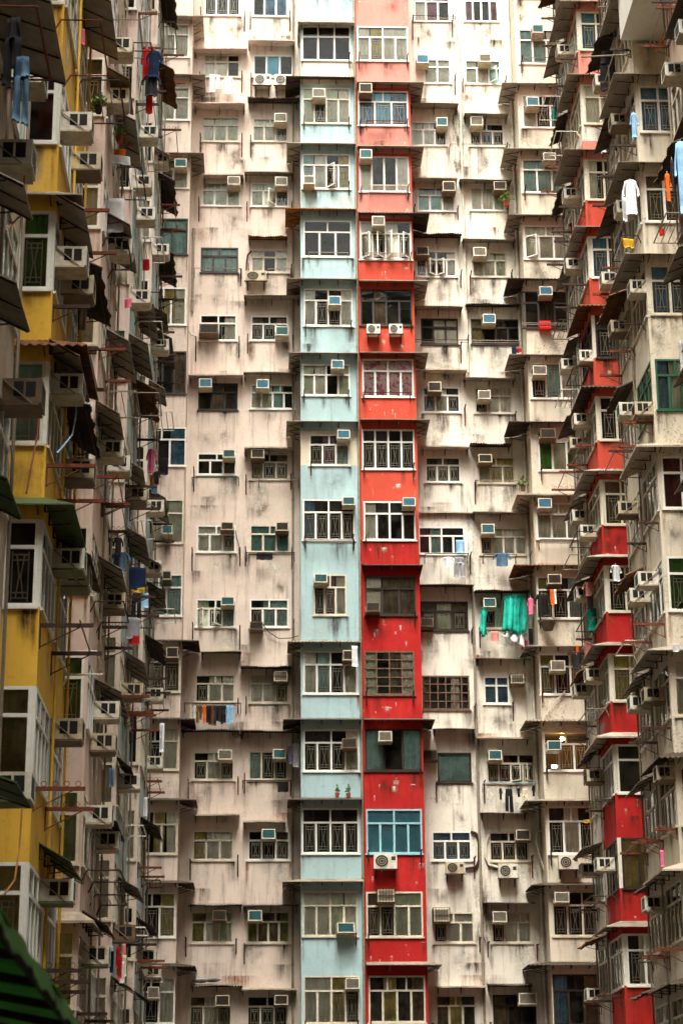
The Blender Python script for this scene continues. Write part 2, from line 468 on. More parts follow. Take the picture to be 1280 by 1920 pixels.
# ------------------------------------------------------------------ wall with holes (local: x, z plane at y=0)
def wall_grid(mb, x0, x1, z0, z1, holes, matfn, reveal=.1, bands=(), flip=False):
    xs = sorted({x0, x1} | {v for h in holes for v in (h[0], h[1]) if x0 < v < x1})
    zs = sorted({z0, z1} | {v for h in holes for v in (h[2], h[3]) if z0 < v < z1} | {v for v in bands if z0 < v < z1})
    for i in range(len(xs)-1):
        for j in range(len(zs)-1):
            a, b, c, d = xs[i], xs[i+1], zs[j], zs[j+1]
            if b-a < 1e-5 or d-c < 1e-5: continue
            cx, cz = (a+b)/2, (c+d)/2
            if any(h[0] < cx < h[1] and h[2] < cz < h[3] for h in holes): continue
            mb.quad((a, 0, c), (b, 0, c), (b, 0, d), (a, 0, d), matfn(cx, cz))
    for h in holes:
        a, b, c, d = h; mi = matfn((a+b)/2, c-.05); r = reveal
        mb.quad((a, 0, c), (a, r, c), (b, r, c), (b, 0, c), mi); mb.quad((a, 0, d), (b, 0, d), (b, r, d), (a, r, d), mi)
        mb.quad((a, 0, c), (a, 0, d), (a, r, d), (a, r, c), mi); mb.quad((b, 0, c), (b, r, c), (b, r, d), (b, 0, d), mi)

def stain_mat(name, col, k=1.0, sc=(9, 9, .7), soft=False):
    m = bpy.data.materials.new(name); m.use_nodes = True
    nt = m.node_tree; bs = nt.nodes['Principled BSDF']; out = nt.nodes['Material Output']
    bs.inputs['Base Color'].default_value = rgb(*col); bs.inputs['Roughness'].default_value = .9; bs.inputs['Specular IOR Level'].default_value = .1
    uv = nt.nodes.new('ShaderNodeUVMap'); uv.uv_map = 'UVMap'
    sp = nt.nodes.new('ShaderNodeSeparateXYZ'); nt.links.new(uv.outputs[0], sp.inputs[0])
    fv = mul(nt, ramp(nt, sp.outputs[1], 0, .9), ramp(nt, sp.outputs[1], .5 if soft else .94, 1.0, 1, 0 if soft else .3))
    fu = mul(nt, ramp(nt, sp.outputs[0], 0, .5), ramp(nt, sp.outputs[0], .5, 1, 1, 0))
    if soft: fu = mul(nt, fu, 1.5)
    nz = ramp(nt, noise(nt, mapping(nt, sc), 1, 7, .7), .36, .66)
    n2 = ramp(nt, noise(nt, mapping(nt, (1, 1, 1)), 2.1, 5, .6), .3, .6)
    f = mul(nt, mul(nt, mul(nt, fv, fu), mul(nt, nz, n2)), k)
    tr = nt.nodes.new('ShaderNodeBsdfTransparent'); mx = nt.nodes.new('ShaderNodeMixShader')
    nt.links.new(f, mx.inputs[0]); nt.links.new(tr.outputs[0], mx.inputs[1]); nt.links.new(bs.outputs[0], mx.inputs[2]); nt.links.new(mx.outputs[0], out.inputs[0])
    MATS[name] = m
stain_mat('grime drip', (70, 55, 40), 1.3)
stain_mat('rust drip', (150, 84, 36), 1.4, (14, 14, .9))
stain_mat('soot patch', (58, 48, 38), 1.0, (3, 3, 2.0), True)
stain_mat('paint scuff', (226, 206, 190), 2.2, (10, 10, 5))
stain_mat('fresh paint', (236, 232, 216), 1.2, (1.5, 1.5, 1.0), True)
STAIN = ['grime drip', 'rust drip', 'soot patch', 'paint scuff', 'fresh paint']
def add_stains(mb, lst, first):
    """lst: (x0,x1,z0,z1,y,kind); quads a few mm proud of the wall face, inside the wall's own mesh"""
    fs = []
    for k, (x0, x1, z0, z1, y, kind) in enumerate(lst):
        mb.quad((x0, y-.003-.0006*(k % 7), z0), (x1, y-.003-.0006*(k % 7), z0), (x1, y-.003-.0006*(k % 7), z1), (x0, y-.003-.0006*(k % 7), z1), first+kind); fs.append(len(mb.f)-1)
    return fs
def set_uv(o, fs):
    me = o.data; uv = me.uv_layers.new(name='UVMap')
    for f in fs:
        for li, c in zip(me.polygons[f].loop_indices, ((0, 0), (1, 0), (1, 1), (0, 1))): uv.data[li].uv = c
def clear_of(hs, q):
    return not any(q[0] < h[1] and q[1] > h[0] and q[2] < h[3] and q[3] > h[2] for h in hs)
def wall_stains(hs, xlo, xhi, r, dens=1.0, scuff=0.0):
    out = []
    for (a, b, zb, zt) in hs:
        for x in (a-.02, b+.02):
            if r.random() < .7*dens: out.append((x-.09, x+.09, zb-r.uniform(.5, 1.3), zb-.045, 0, 0 if r.random() < .65 else 1))
        for i in range(3):
            if r.random() < .5*dens:
                x = r.uniform(a, b); w = r.uniform(.1, .35); out.append((x-w, x+w, zb-r.uniform(.4, 1.2), zb-.045, 0, 0))
        if r.random() < .22*dens:
            x = r.uniform(a, b); w = r.uniform(.3, .6); out.append((x-w, x+w, zb-1.15, zb-.2, 0, 2))
        for i in range(2):
            if r.random() < .4*dens:
                x = r.uniform(a-.2, b+.2); w = r.uniform(.15, .5); z = zb-r.uniform(.7, 1.0); out.append((x-w, x+w, z-.5, z+.1, 0, 2 if r.random() < .4 else 0))
        if scuff:
            for i in range(9):
                if r.random() < scuff:
                    x = r.uniform(a-.1, b+.1); z = zb-r.uniform(.08, .95); w = r.choice([.03, .03, .05, .12]); hh = r.choice([.05, .22, .22, .1]); out.append((x-w, x+w, z-hh, z, 0, 3))
        elif r.random() < .3: 
            x = r.uniform(a, b); w = r.uniform(.4, .8); out.append((x-w, x+w, zb-1.0, zb-.08, 0, 4))
    return [(max(q[0], xlo), min(q[1], xhi))+q[2:] for q in out if clear_of(hs, q)]

# ------------------------------------------------------------------ canopies (local: x right, y inward, z up; attach at y=0)
def canopy_flat(bld, base, p, rz, w, proj_, drop, kind, name='canopy', rise=0.10):
    m = MB(); loc = Vector(p)-Vector(base); r2 = random.Random(int(abs(p[0]*131+p[2]*71)))
    mats = {'conc': 'concrete slab', 'pink': 'pink slab', 'sheet': 'galvanised sheet', 'old': 'weathered sheet', 'dark': 'tarry sheet', 'corr': 'weathered sheet',
            'dcorr': 'tarry sheet', 'rust': 'rusty sheet', 'ochre': 'ochre rust sheet', 'green': 'green sheet'}
    if kind in ('corr', 'dcorr', 'rust', 'ochre'):
        nu = max(8, int(w*44)); ph = r2.uniform(0, 6)
        m.sheet(lambda u: (w*u, 0, drop), lambda u: (w*u, -proj_-.04*sin(u*23+ph)*r2.random(), 0), nu, 2, .012, 0,
                lambda u, v: Vector((0, 0, .022*sin(u*w*70)+.018*v*sin(u*7+ph))))
        for k in range(2):
            yy = -proj_*(.35+.5*k); m.bar((0, yy, drop*(1-(.35+.5*k))-.05), (w, yy, drop*(1-(.35+.5*k))-.05), .018, 1)
    else:
        th = .05 if kind in ('conc', 'pink') else .018
        m.sheet(lambda u: (w*u, 0, drop), lambda u: (w*u, -proj_, .012*sin(u*5+p[0])), max(2, int(w*3)), 1, th, 0)
        if kind not in ('conc', 'pink'):
            n = max(2, int(w/.6))
            for i in range(n+1):
                x = .03+(w-.06)*i/n
                m.bar((x, -.02, drop-.04), (x, -proj_+.02, -.02), .014, 1)
    n = max(1, int(w/.75))
    for i in range(n+1):
        x = .06+(w-.12)*i/n
        if drop >= 0 and r2.random() < .85:
            m.box(x-.012, x+.012, -.03, -.002, drop-.26, drop-.03, 1)
            m.bar((x, -.01, drop-.26), (x, -proj_*.6, drop*.4-.04), .012, 1)
    return m.build(name, [mats[kind], 'dark iron'], bld, loc, rz)
def canopy_wrap(bld, base, p, rz, w, dep, proj_, drop, kind, left=True, right=True, lp=None, rp=None, name='canopy'):
    """hipped sheet round a bay; p = left front corner of the bay at attach height (local x right, y inward)"""
    m = MB(); loc = Vector(p)-Vector(base)
    mats = {'sheet': 'galvanised sheet', 'old': 'weathered sheet', 'dark': 'tarry sheet', 'corr': 'weathered sheet', 'dcorr': 'tarry sheet', 'rust': 'rusty sheet', 'ochre': 'ochre rust sheet', 'conc': 'concrete slab', 'green': 'green sheet'}
    lp = proj_ if lp is None else lp; rp = proj_ if rp is None else rp
    L = -lp if left else 0; Rr = w+rp if right else w
    corr = kind in ('corr', 'dcorr', 'rust', 'ochre')
    wave = (lambda k: (lambda u, v: Vector((0, 0, .02*sin(u*k*66))))) if corr else (lambda k: None)
    th = .012 if corr else (.05 if kind == 'conc' else .02)
    m.sheet(lambda u: (w*u, 0, drop), lambda u: (L+(Rr-L)*u, -proj_, 0), max(4, int(w*(40 if corr else 3))), 1, th, 0, wave(w))
    nd = max(3, int(dep*(40 if corr else 3)))
    if left: m.sheet(lambda u: (0, dep*(1-u), drop), lambda u: (L, dep*(1-u)-proj_*u, 0), nd, 1, th, 0, wave(dep))
    if right: m.sheet(lambda u: (w, dep*u, drop), lambda u: (Rr, dep*u-proj_*(1-u), 0), nd, 1, th, 0, wave(dep))
    n = max(2, int(w/.62))
    for i in range(n+1):
        x = .05+(w-.1)*i/n
        m.box(x-.012, x+.012, -.03, -.002, drop-.22, drop-.04, 1); m.bar((x, -.01, drop-.22), (x, -proj_*.75, drop*.25-.045), .013, 1)
    nn = max(2, int(dep/.55))
    for i in range(nn+1):
        y = .08+(dep-.1)*i/nn
        if left: m.bar((-.01, y, drop-.05), (L+.03, y, -.01), .014, 1); m.bar((-.01, y, drop-.28), (L*.75, y, drop*.25-.045), .013, 1)
        if right: m.bar((w+.01, y, drop-.05), (Rr-.03, y, -.01), .014, 1); m.bar((w+.01, y, drop-.28), (w+rp*.75, y, drop*.25-.045), .013, 1)
    return m.build(name, [mats[kind], 'dark iron'], bld, loc, rz)

# ------------------------------------------------------------------ air conditioners (origin: wall plane, bottom centre; outward = -y)
def ac_proto(casing, fins, tray='beige casing', cage=False):
    root = empty('air_conditioner', (0, 0, -50))
    w, d, h = .52, .50, .37
    b = MB(); t = .03
    b.box(-w/2, w/2, -d, .08, 0, h)
    b.box(-w/2-.008, -w/2+t, -d-.02, -d-.001, -.008, h+.008); b.box(w/2-t, w/2+.008, -d-.02, -d-.001, -.008, h+.008)
    b.box(-w/2+t, w/2-t, -d-.02, -d-.001, h-t, h+.008); b.box(-w/2+t, w/2-t, -d-.02, -d-.001, -.008, t)
    a1 = b.build('casing', [casing], root)
    g = MB()
    g.box(-w/2+t, w/2-t, -d-.006, -d-.002, t, h-t)
    n = 9
    for i in range(n):
        z = t+(h-2*t)*(i+.5)/n
        g.box(-w/2+t, w/2-t, -d-.014, -d-.006, z-.007, z+.007, 0)
    a2 = g.build('front_grille', [fins, casing], root)
    kids = [a1, a2]
    for sx in (-1, 1):
        X0 = sx*(w/2); X1 = sx*(w/2+.005)
        for (ya, yb) in ((-d+.06, -d+.19), (-d+.22, -d+.35)):
            v = MB(); v.box(min(X0, X1), max(X0, X1), ya, yb, .09, h-.05)
            kids.append(v.build('side_vent', ['black vent'], root))
    s = MB()
    s.box(-w/2-.02, w/2+.02, -d+.01, .02, -.045, -.012)
    kids.append(s.build('tray', [tray], root))
    for sx in (-1, 1):
        k = MB(); k.bar((sx*(w/2+.022), .0, h*.95), (sx*(w/2+.022), -d*.8, -.02), .012)
        kids.append(k.build('support_bracket', ['grey pipe'], root))
    if cage:
        k = MB()
        for i in range(7):
            x = -w/2-.03+(w+.06)*i/6; k.bar((x, -d-.04, -.05), (x, -d-.04, h+.05), .008)
        for sx in (-1, 1):
            for i in range(5): k.bar((sx*(w/2+.03), -d*.2*i, -.03), (sx*(w/2+.03), -d*.2*i, h+.05), .008)
            for z in (-.05, h+.05): k.bar((sx*(w/2+.03), 0, z), (sx*(w/2+.03), -d-.04, z), .009)
        for z in (-.05, h*.5, h+.05): k.bar((-w/2-.03, -d-.04, z), (w/2+.03, -d-.04, z), .009)
        kids.append(k.build('cage', ['dark iron'], root))
    reg(root, *kids)
    return root
ACP = {'t': ac_proto('white casing', 'teal fins'), 'b': ac_proto('white casing', 'blue fins'), 'g': ac_proto('white casing', 'grey fins'),
       'd': ac_proto('beige casing', 'dark fins', 'brown casing'), 'n': ac_proto('brown casing', 'dark fins', 'brown casing'),
       'c': ac_proto('beige casing', 'grey fins', 'brown casing', True), 'm': ac_proto('white casing', 'teal fins', 'mossy casing')}
ACD = {'t': 'teal finned air conditioner', 'b': 'blue finned air conditioner', 'g': 'grey finned air conditioner', 'd': 'dark finned air conditioner',
       'n': 'brown old air conditioner', 'c': 'caged beige air conditioner', 'm': 'mossy trayed air conditioner'}
AC_USED = set()
def place_ac(kind, p, rz, sx=1, sz=1, sy=1, label=None, group=None):
    src = ACP[kind]
    o = copy_tree(src)
    o.location = p; o.rotation_euler = (0, 0, rz); o.scale = (sx, sy, sz)
    tag(o, label or ACD[kind], 'air conditioner', group or 'window air conditioners')
    return o
def cond_proto(casing='white casing', fan='dark fins'):
    root = empty('condenser_unit', (0, 0, -50)); w, d, h = .78, .3, .55
    b = MB(); b.box(-w/2, w/2, -d-.08, -.08, 0, h); a1 = b.build('casing', [casing], root)
    g = MB(); cx, cz, R = -.12, h/2, .22
    N = 20
    for i in range(N):
        a0, a1_ = 2*pi*i/N, 2*pi*(i+1)/N
        g.tri((cx, -d-.084, cz), (cx+R*cos(a0), -d-.084, cz+R*sin(a0)), (cx+R*cos(a1_), -d-.084, cz+R*sin(a1_)))
        g.bar((cx+R*cos(a0), -d-.09, cz+R*sin(a0)), (cx+R*cos(a1_), -d-.09, cz+R*sin(a1_)), .008, 1)
    for r_ in (.07, .14):
        for i in range(N):
            a0, a1_ = 2*pi*i/N, 2*pi*(i+1)/N
            g.bar((cx+r_*cos(a0), -d-.09, cz+r_*sin(a0)), (cx+r_*cos(a1_), -d-.09, cz+r_*sin(a1_)), .006, 1)
    g.box(.2, .34, -d-.086, -d-.082, h*.55, h*.8, 0)
    a2 = g.build('fan', [fan, casing], root)
    k = MB()
    k.box(-w/2-.05, w/2+.05, -d-.12, -d-.06, -.04, -.003)
    for x in (-w/2+.08, w/2-.08):
        k.box(x-.02, x+.02, -d-.06, 0, -.04, -.003); k.bar((x, -.01, -.3), (x, -d, -.04), .014); k.box(x-.02, x+.02, -.02, -.002, -.3, -.04)
    a3 = k.build('support_bracket', ['dark iron'], root)
    reg(root, a1, a2, a3)
    return root
CNP = {'w': cond_proto(), 'b': cond_proto('beige casing', 'dark fins')}

# ------------------------------------------------------------------ garments
def garment(kind, col, p, w, h, rz=0, label=None, group=None, col2=None):
    """p = top centre"""
    m = MB(); m.sm = True; r2 = random.Random(int(abs(p[0]*977+p[2]*313+p[1]*17)))
    k = r2.uniform(18, 30)/max(.2, w); ph = r2.uniform(0, 6)
    def patch(fl, fr, z0, z1, nx, nz, th=.035, y0=0):
        n0 = len(m.v)
        for lay in (-1, 1):
            for i in range(nx+1):
                for j in range(nz+1):
                    v = j/nz; a, b = fl(v), fr(v); x = a+(b-a)*i/nx; z = z0+(z1-z0)*v
                    y = y0+lay*th*(.35+.65*sin(pi*i/nx)) + .03*sin(k*x*2+ph+v)*(.3+v)
                    m.v.append((x, y, z + (.012*sin(i*2.1+ph) if j == nz else 0)))
        W = nz+1; N = (nx+1)*W
        for i in range(nx):
            for j in range(nz):
                a = n0+i*W+j
                m.f.append((a, a+1, a+W+1, a+W)); m.m.append(0); m.f.append((a+N, a+N+W, a+N+W+1, a+N+1)); m.m.append(0)
        for i in range(nx):
            for j in (0, nz):
                a = n0+i*W+j; m.f.append((a, a+W, a+W+N, a+N)); m.m.append(0)
        for j in range(nz):
            for i in (0, nx):
                a = n0+i*W+j; m.f.append((a, a+1, a+1+N, a+N)); m.m.append(0)
    if kind == 'shirt':
        bw = w*.33
        patch(lambda v: -bw*(.72+.28*min(1, v*6))*(1+.05*v), lambda v: bw*(.72+.28*min(1, v*6))*(1+.05*v), 0, -h, 8, 9)
        for s in (-1, 1):
            n = 5; L = h*.48
            a = lambda v, s=s: s*bw*.8+s*(w*.5-bw*.8)*min(1, v*1.5)-(w*.085)
            b = lambda v, s=s: s*bw*.8+s*(w*.5-bw*.8)*min(1, v*1.5)+(w*.085)
            patch(a, b, -.02*h, -L, 3, n, .03)
    elif kind == 'trousers':
        hw = w*.5
        patch(lambda v: -hw*(.8+.2*v), lambda v: hw*(.8+.2*v), 0, -h*.32, 8, 4)
        for s in (-1, 1):
            sw = s*.05*w
            patch(lambda v, s=s, q=sw: (0.04*w if s > 0 else -hw)+q*v, lambda v, s=s, q=sw: (hw if s > 0 else -.04*w)+q*v, -h*.3, -h*(1 if s > 0 else .96), 4, 7)
    else:
        patch(lambda v: -w/2*(1-.05*v*sin(ph)), lambda v: w/2*(1-.06*v*cos(ph)), 0, -h, max(5, int(w*14)), 7, .02)
    hk = MB(); hk.bar((0, 0, -.02), (0, 0, .07), .006); hk.bar((-w*.2, 0, -.02), (w*.2, 0, -.02), .01)
    nm = {'shirt': 'shirt', 'trousers': 'trousers', 'towel': 'towel'}[kind]
    o = m.build(nm, [col], None, p, rz)
    if kind == 'shirt':
        hk.build('hanger', ['white plastic'], o)
    tag(o, label, nm, group or 'laundry hung out to dry')
    return o

# ------------------------------------------------------------------ racks
def rack_rail(p, rz, w, out, label, mat='dark iron', drop=.0, n=2, group='drying rails under windows'):
    """U shaped rail with n rods; p = left end on the wall"""
    m = MB()
    m.path([(0, 0, -drop-.22), (0, -out*.15, 0), (0, -out, 0), (w, -out, 0), (w, -out*.15, 0), (w, 0, -drop-.22)], .016, 0)
    o = empty('drying_rack', p, rz)
    m.build('rail', [mat], o)
    r = MB()
    for i in range(1, n): r.bar((0, -out*i/n, 0), (w, -out*i/n, 0), .012)
    if r.f: r.build('rod', ['grey pipe' if mat != 'rusty iron' else mat], o)
    tag(o, label, 'drying rack', group)
    return o
def rack_arms(p, rz, w, out, label, rings=True, rod=True, mat='dark iron', group='iron clothes pole brackets'):
    o = empty('clothes_pole_bracket', p, rz)
    for x in (0, w):
        m = MB()
        m.box(x-.022, x+.022, -out, 0, -.03, .03); m.bar((x, -.01, -out*.42), (x, -out*.75, -.03), .012); m.box(x-.02, x+.02, -.02, -.001, -out*.45, -.03)
        if rings:
            for i in range(4):
                y = -out*(.2+.22*i)
                for a in range(6):
                    t0, t1 = 2*pi*a/6, 2*pi*(a+1)/6
                    m.bar((x, y+.045*cos(t0), .075+.045*sin(t0)), (x, y+.045*cos(t1), .075+.045*sin(t1)), .006)
        m.build('arm', [mat], o)
    if rod:
        m = MB(); m.bar((-.1, -out*.75, .06), (w+.1, -out*.75, .06), .014, 0, 6); m.build('pole', ['grey pipe'], o)
    tag(o, label, 'clothes bracket', group)
    return o
def bracket_part(bld, base, p, L=.5, out=.5, mat='dark iron', rz=0):
    m = MB()
    m.box(-.02, .02, -.03, -.002, -L, .05); m.box(-.018, .018, -out, -.03, -.02, .02); m.bar((0, -.02, -L*.8), (0, -out*.8, -.02), .012)
    return m.build('pole_bracket', [mat], bld, Vector(p)-Vector(base), rz)
def potted_plant(p, s, label, pot='terracotta', n=60, spread=.25):
    o = empty('potted_plant', p)
    m = MB(); N = 10; r0, r1, h = .08*s, .11*s, .2*s
    for i in range(N):
        a, b = 2*pi*i/N, 2*pi*(i+1)/N
        m.quad((r0*cos(a), r0*sin(a), 0), (r0*cos(b), r0*sin(b), 0), (r1*cos(b), r1*sin(b), h), (r1*cos(a), r1*sin(a), h))
        m.tri((0, 0, h*.9), (r1*cos(a), r1*sin(a), h*.9), (r1*cos(b), r1*sin(b), h*.9)); m.tri((0, 0, 0), (r0*cos(b), r0*sin(b), 0), (r0*cos(a), r0*sin(a), 0))
    m.build('pot', [pot], o)
    f = MB(); r2 = random.Random(int(p[2]*100))
    for i in range(n):
        a = r2.uniform(0, 2*pi); q = r2.random(); rr = spread*s*q
        c = Vector((rr*cos(a), rr*sin(a), h+.05+.35*s*r2.random()*(1.2-q))); d = Vector((r2.uniform(-1, 1), r2.uniform(-1, 1), r2.uniform(-.4, 1))).normalized()*.09*s
        e = d.cross(Vector((r2.uniform(-1, 1), r2.uniform(-1, 1), r2.uniform(-1, 1)))).normalized()*.03*s
        f.quad(c-d, c+e, c+d, c-e)
        if i % 6 == 0: f.bar((0, 0, h*.9), c, .006*s)
    f.build('foliage', ['leaf green'], o)
    tag(o, label, 'plant', 'plants on the ledges')
    return o

# ------------------------------------------------------------------ the main facade
YF = 68.0; BP = 1.2; YB = YF-BP
ZT = 51.0; GZ = 0.0
XL, XR = -4.62, 11.15
xLE1 = onY(339, 1290, YB).x
xB0 = onY(564, 1290, YB).x; xB1 = onY(678, 1290, YB).x; xR0 = xB1+.03; xR1 = onY(790.5, 1290, YB).x
xE0 = onY(1012, 1290, YB).x
left_base = Vector((xLE1+2, YF, GZ)); right_base = Vector((xR1+2, YF, GZ))
BLK_L = empty('apartment_building', left_base)
tag(BLK_L, 'pink walled apartment block with a pale blue bay stack, facing the viewer left of centre', 'building', 'apartment blocks round the courtyard')
BLK_R = empty('apartment_building', right_base)
tag(BLK_R, 'white walled apartment block with a bright red bay stack, facing the viewer right of centre', 'building', 'apartment blocks round the courtyard')

# column -> list of windows: (crop, x0,y0,x1,y1, layout, frame, curtains, grille, ac(kind,crop rect) or None, open)
W, CF, DK, RF, TF = 'white frame', 'cream frame', 'dark frame', 'rusty frame', 'teal frame'
COLS = {}
COLS['P1'] = [
 ('C0', 168, -40, 348, 78, 'F3', W, 'k-k', 1, None), ('C0', 163, 272, 345, 385, 'T3/3', CF, 'ww-', 0, None), ('C0', 157, 585, 342, 708, 'T2/3', CF, 'wgg', 1, None),
 ('C0', 155, 912, 348, 1030, 'T2/3', W, 'ggg', 1, ('g', 285, 883, 347, 922)), ('C1', 150, 225, 337, 350, 'T2/3', DK, 'ttt', 0, None),
 ('C1', 145, 560, 330, 690, 'T2/2', W, '--w', 1, ('n', 145, 608, 238, 652)), ('C1', 138, 903, 335, 1037, 'T2/3', DK, '-nk', 0, ('b', 143, 881, 206, 922)),
 ('C2', 132, 238, 328, 348, 'T2/3', W, '--n', 0, ('t', 262, 222, 322, 260)), ('C2', 130, 600, 325, 735, 'T2/3', W, 'wwo', 1, ('d', 252, 585, 314, 622)),
 ('C2', 125, 968, 322, 1110, 'T2/3', W, 'g-t', 1, ('t', 253, 958, 318, 998), (0, 1)), ('C3', 122, 332, 322, 472, 'T2/3', CF, '-gw', 1, None),
 ('C3', 112, 718, 318, 860, 'T2/3', CF, '-wn', 1, ('g', 238, 709, 306, 757)), ('C4', 108, 98, 314, 248, 'T2/3', CF, 'yww', 1, None),
 ('C4', 100, 505, 312, 662, 'T2/3', CF, 'owg', 0, ('n', 210, 498, 276, 548)), ('C4', 92, 925, 305, 1085, 'T2/3', CF, 'nwo', 1, ('d', 225, 923, 294, 975))]
COLS['P2'] = [
 ('C0', 410, -40, 585, 82, 'F3', W, '-bb', 0, None), ('C0', 412, 275, 612, 385, 'F3', W, '-T-', 0, None), ('C0', 408, 592, 585, 708, 'T2/3', CF, 'wwn', 1, ('g', 519, 567, 579, 608)),
 ('C0', 400, 915, 590, 1033, 'T2/3', W, 'gw-', 1, ('g', 523, 886, 583, 927), (1,)), ('C1', 402, 235, 587, 350, 'T3/3', CF, 'w-w', 0, None),
 ('C1', 400, 565, 587, 690, 'T2/3', W, 'nkn', 1, ('t', 525, 620, 587, 662)), ('C1', 398, 908, 622, 1032, 'T3/4', W, 'ggt-', 0, ('b', 430, 885, 490, 927)),
 ('C2', 398, 240, 590, 372, 'T2/3', CF, 'o-n', 1, ('d', 403, 220, 467, 262)), ('C2', 395, 598, 595, 735, 'T2/3', CF, 'DDD', 0, ('d', 527, 585, 588, 626)),
 ('C2', 395, 968, 590, 1110, 'T2/3', W, '-tt', 1, ('n', 397, 1083, 460, 1120)), ('C3', 395, 330, 590, 475, 'T2/3', CF, 'wwo', 1, ('c', 517, 317, 583, 365)),
 ('C3', 388, 715, 585, 860, 'F3', CF, 't--', 1, ('t', 512, 706, 575, 752)), ('C4', 385, 98, 595, 248, 'T3/3', W, '-kn', 1, ('t', 456, 92, 522, 140)),
 ('C4', 380, 502, 595, 662, 'T3/4', CF, 'onno', 0, ('t', 388, 498, 456, 550)), ('C4', 380, 925, 585, 1085, 'T2/3', CF, 'k-k', 1, ('d', 520, 923, 585, 970))]
COLS['W1'] = [
 ('R0', 40, -35, 205, 98, 'T2/3', W, 'wpk', 0, None), ('R0', 85, 272, 210, 385, 'T2/2', W, 'gw', 1, ('b', 52, 253, 104, 290)), ('R0', 28, 562, 190, 672, 'T2/3', W, 'gw-', 1, ('t', 143, 543, 192, 580)),
 ('R0', 55, 865, 228, 975, 'T2/3', W, 'ttg', 0, ('d', 172, 838, 228, 880)), ('R1', 50, 222, 236, 342, 'T2/4', W, '-k-w', 1, ('d', 50, 203, 105, 240), (1, 2)),
 ('R1', 72, 535, 243, 655, 'T3/3', DK, '-ww', 0, None), ('R1', 80, 850, 252, 968, 'T2/3', W, 'bwk', 1, ('d', 105, 828, 163, 870)), ('R2', 92, 238, 255, 355, 'T2/3', W, 'knk', 1, None),
 ('R2', 60, 560, 275, 687, 'T2/4', W, 'mt--', 0, None), ('R2', 68, 905, 290, 1040, 'T3/3', DK, 'ngn', 1, ('n', 70, 982, 127, 1020)), ('R3', 78, 312, 297, 470, 'G6x4', RF, 'n--wk', 0, None),
 ('R3', 148, 668, 305, 805, 'F1', DK, 't', 0, ('n', 87, 657, 145, 698)), ('R4', 122, 95, 305, 230, 'T2/3', W, 'bbb', 1, None), ('R4', 130, 468, 318, 610, 'T2/3', CF, '-ww', 1, ('c', 132, 455, 200, 510)),
 ('R4', 140, 850, 328, 1000, 'T2/3', CF, 'nyk', 0, None)]
COLS['W2'] = [
 ('R0', 272, -40, 428, 100, 'T2/4', W, 'p--p', 0, None), ('R0', 275, 277, 440, 388, 'T2/3', W, 'gwt', 0, ('g', 340, 250, 393, 285), (2,)), ('R0', 296, 570, 455, 675, 'T2/3', W, 'kbk', 1, ('g', 300, 538, 355, 578)),
 ('R0', 300, 865, 460, 972, 'F3', W, 'wwg', 0, ('d', 407, 838, 462, 875)), ('R1', 308, 228, 468, 343, 'T2/3', CF, 'gwg', 1, ('g', 313, 207, 370, 245)),
 ('R1', 303, 538, 530, 655, 'T3/4', DK, 'o-k-', 0, ('b', 357, 515, 413, 555)), ('R1', 320, 852, 493, 972, 'T2/3', CF, '-ww', 1, ('g', 335, 867, 390, 905)),
 ('R2', 335, 238, 505, 360, 'T2/3', CF, 'gyy', 1, ('d', 337, 227, 397, 262)), ('R2', 345, 565, 560, 690, 'T2/4', CF, '-gww', 1, ('t', 350, 548, 408, 590)),
 ('R2', 350, 895, 545, 1030, 'T2/3', CF, '-g-', 1, ('t', 360, 890, 415, 930)), ('R3', 362, 315, 480, 443, 'T2/2', W, 'bb', 0, ('c', 487, 308, 545, 347)),
 ('R3', 375, 672, 598, 808, 'T3/4', CF, 'nm--', 1, ('t', 383, 657, 442, 700), (2, 3)), ('R4', 387, 97, 570, 233, 'T2/3', CF, 'k-k', 1, ('d', 510, 88, 572, 135)),
 ('R4', 397, 468, 582, 610, 'T2/3', CF, 'mww', 1, ('g', 403, 465, 465, 513)), ('R4', 405, 850, 605, 1000, 'T2/3', DK, 'nk-', 0, ('g', 523, 842, 603, 893))]
COLS['BL'] = [
 ('C0', 658, -200, 898, -60, 'T2/4', W, 'w-w-', 0, None), ('C0', 655, 130, 900, 303, 'T3/3', W, '---', 0, None), ('C0', 658, 440, 898, 618, 'T2/4', CF, 'g-gw', 1, ('g', 710, 443, 771, 485)),
 ('C0', 657, 770, 898, 945, 'T2/4', W, 'tw-y', 1, ('g', 665, 880, 717, 918), (2,)), ('C1', 663, 90, 905, 272, 'T2/3', W, '---', 0, None), ('C1', 665, 430, 910, 617, 'T2/4', W, 'w-kw', 1, ('b', 790, 468, 849, 510)),
 ('C1', 658, 808, 897, 965, 'T2/4', W, 'gw-g', 0, ('b', 803, 788, 865, 828)), ('C2', 692, 145, 893, 300, 'T2/3', W, 'kpt', 1, ('b', 833, 124, 895, 165)), ('C2', 660, 470, 920, 675, 'T2/4', W, 'bk-k', 1, ('t', 860, 458, 920, 497)),
 ('C2', 715, 845, 880, 1050, 'T2/3', CF, 'kpw', 1, ('t', 718, 843, 782, 885)), ('C3', 663, 215, 935, 430, 'T2/4', W, 'wt-w', 1, ('d', 862, 212, 917, 260)), ('C3', 663, 607, 943, 817, 'T2/4', W, 'kk-w', 1, ('n', 858, 653, 928, 700)),
 ('C4', 655, -13, 942, 215, 'T2/4', W, 'k-k-', 1, None), ('C4', 660, 403, 935, 628, 'T2/4', CF, 'wwgw', 0, ('t', 833, 560, 918, 610)), ('C4', 663, 825, 945, 1065, 'T2/4', CF, 'wwyn', 1, ('g', 875, 838, 942, 890))]
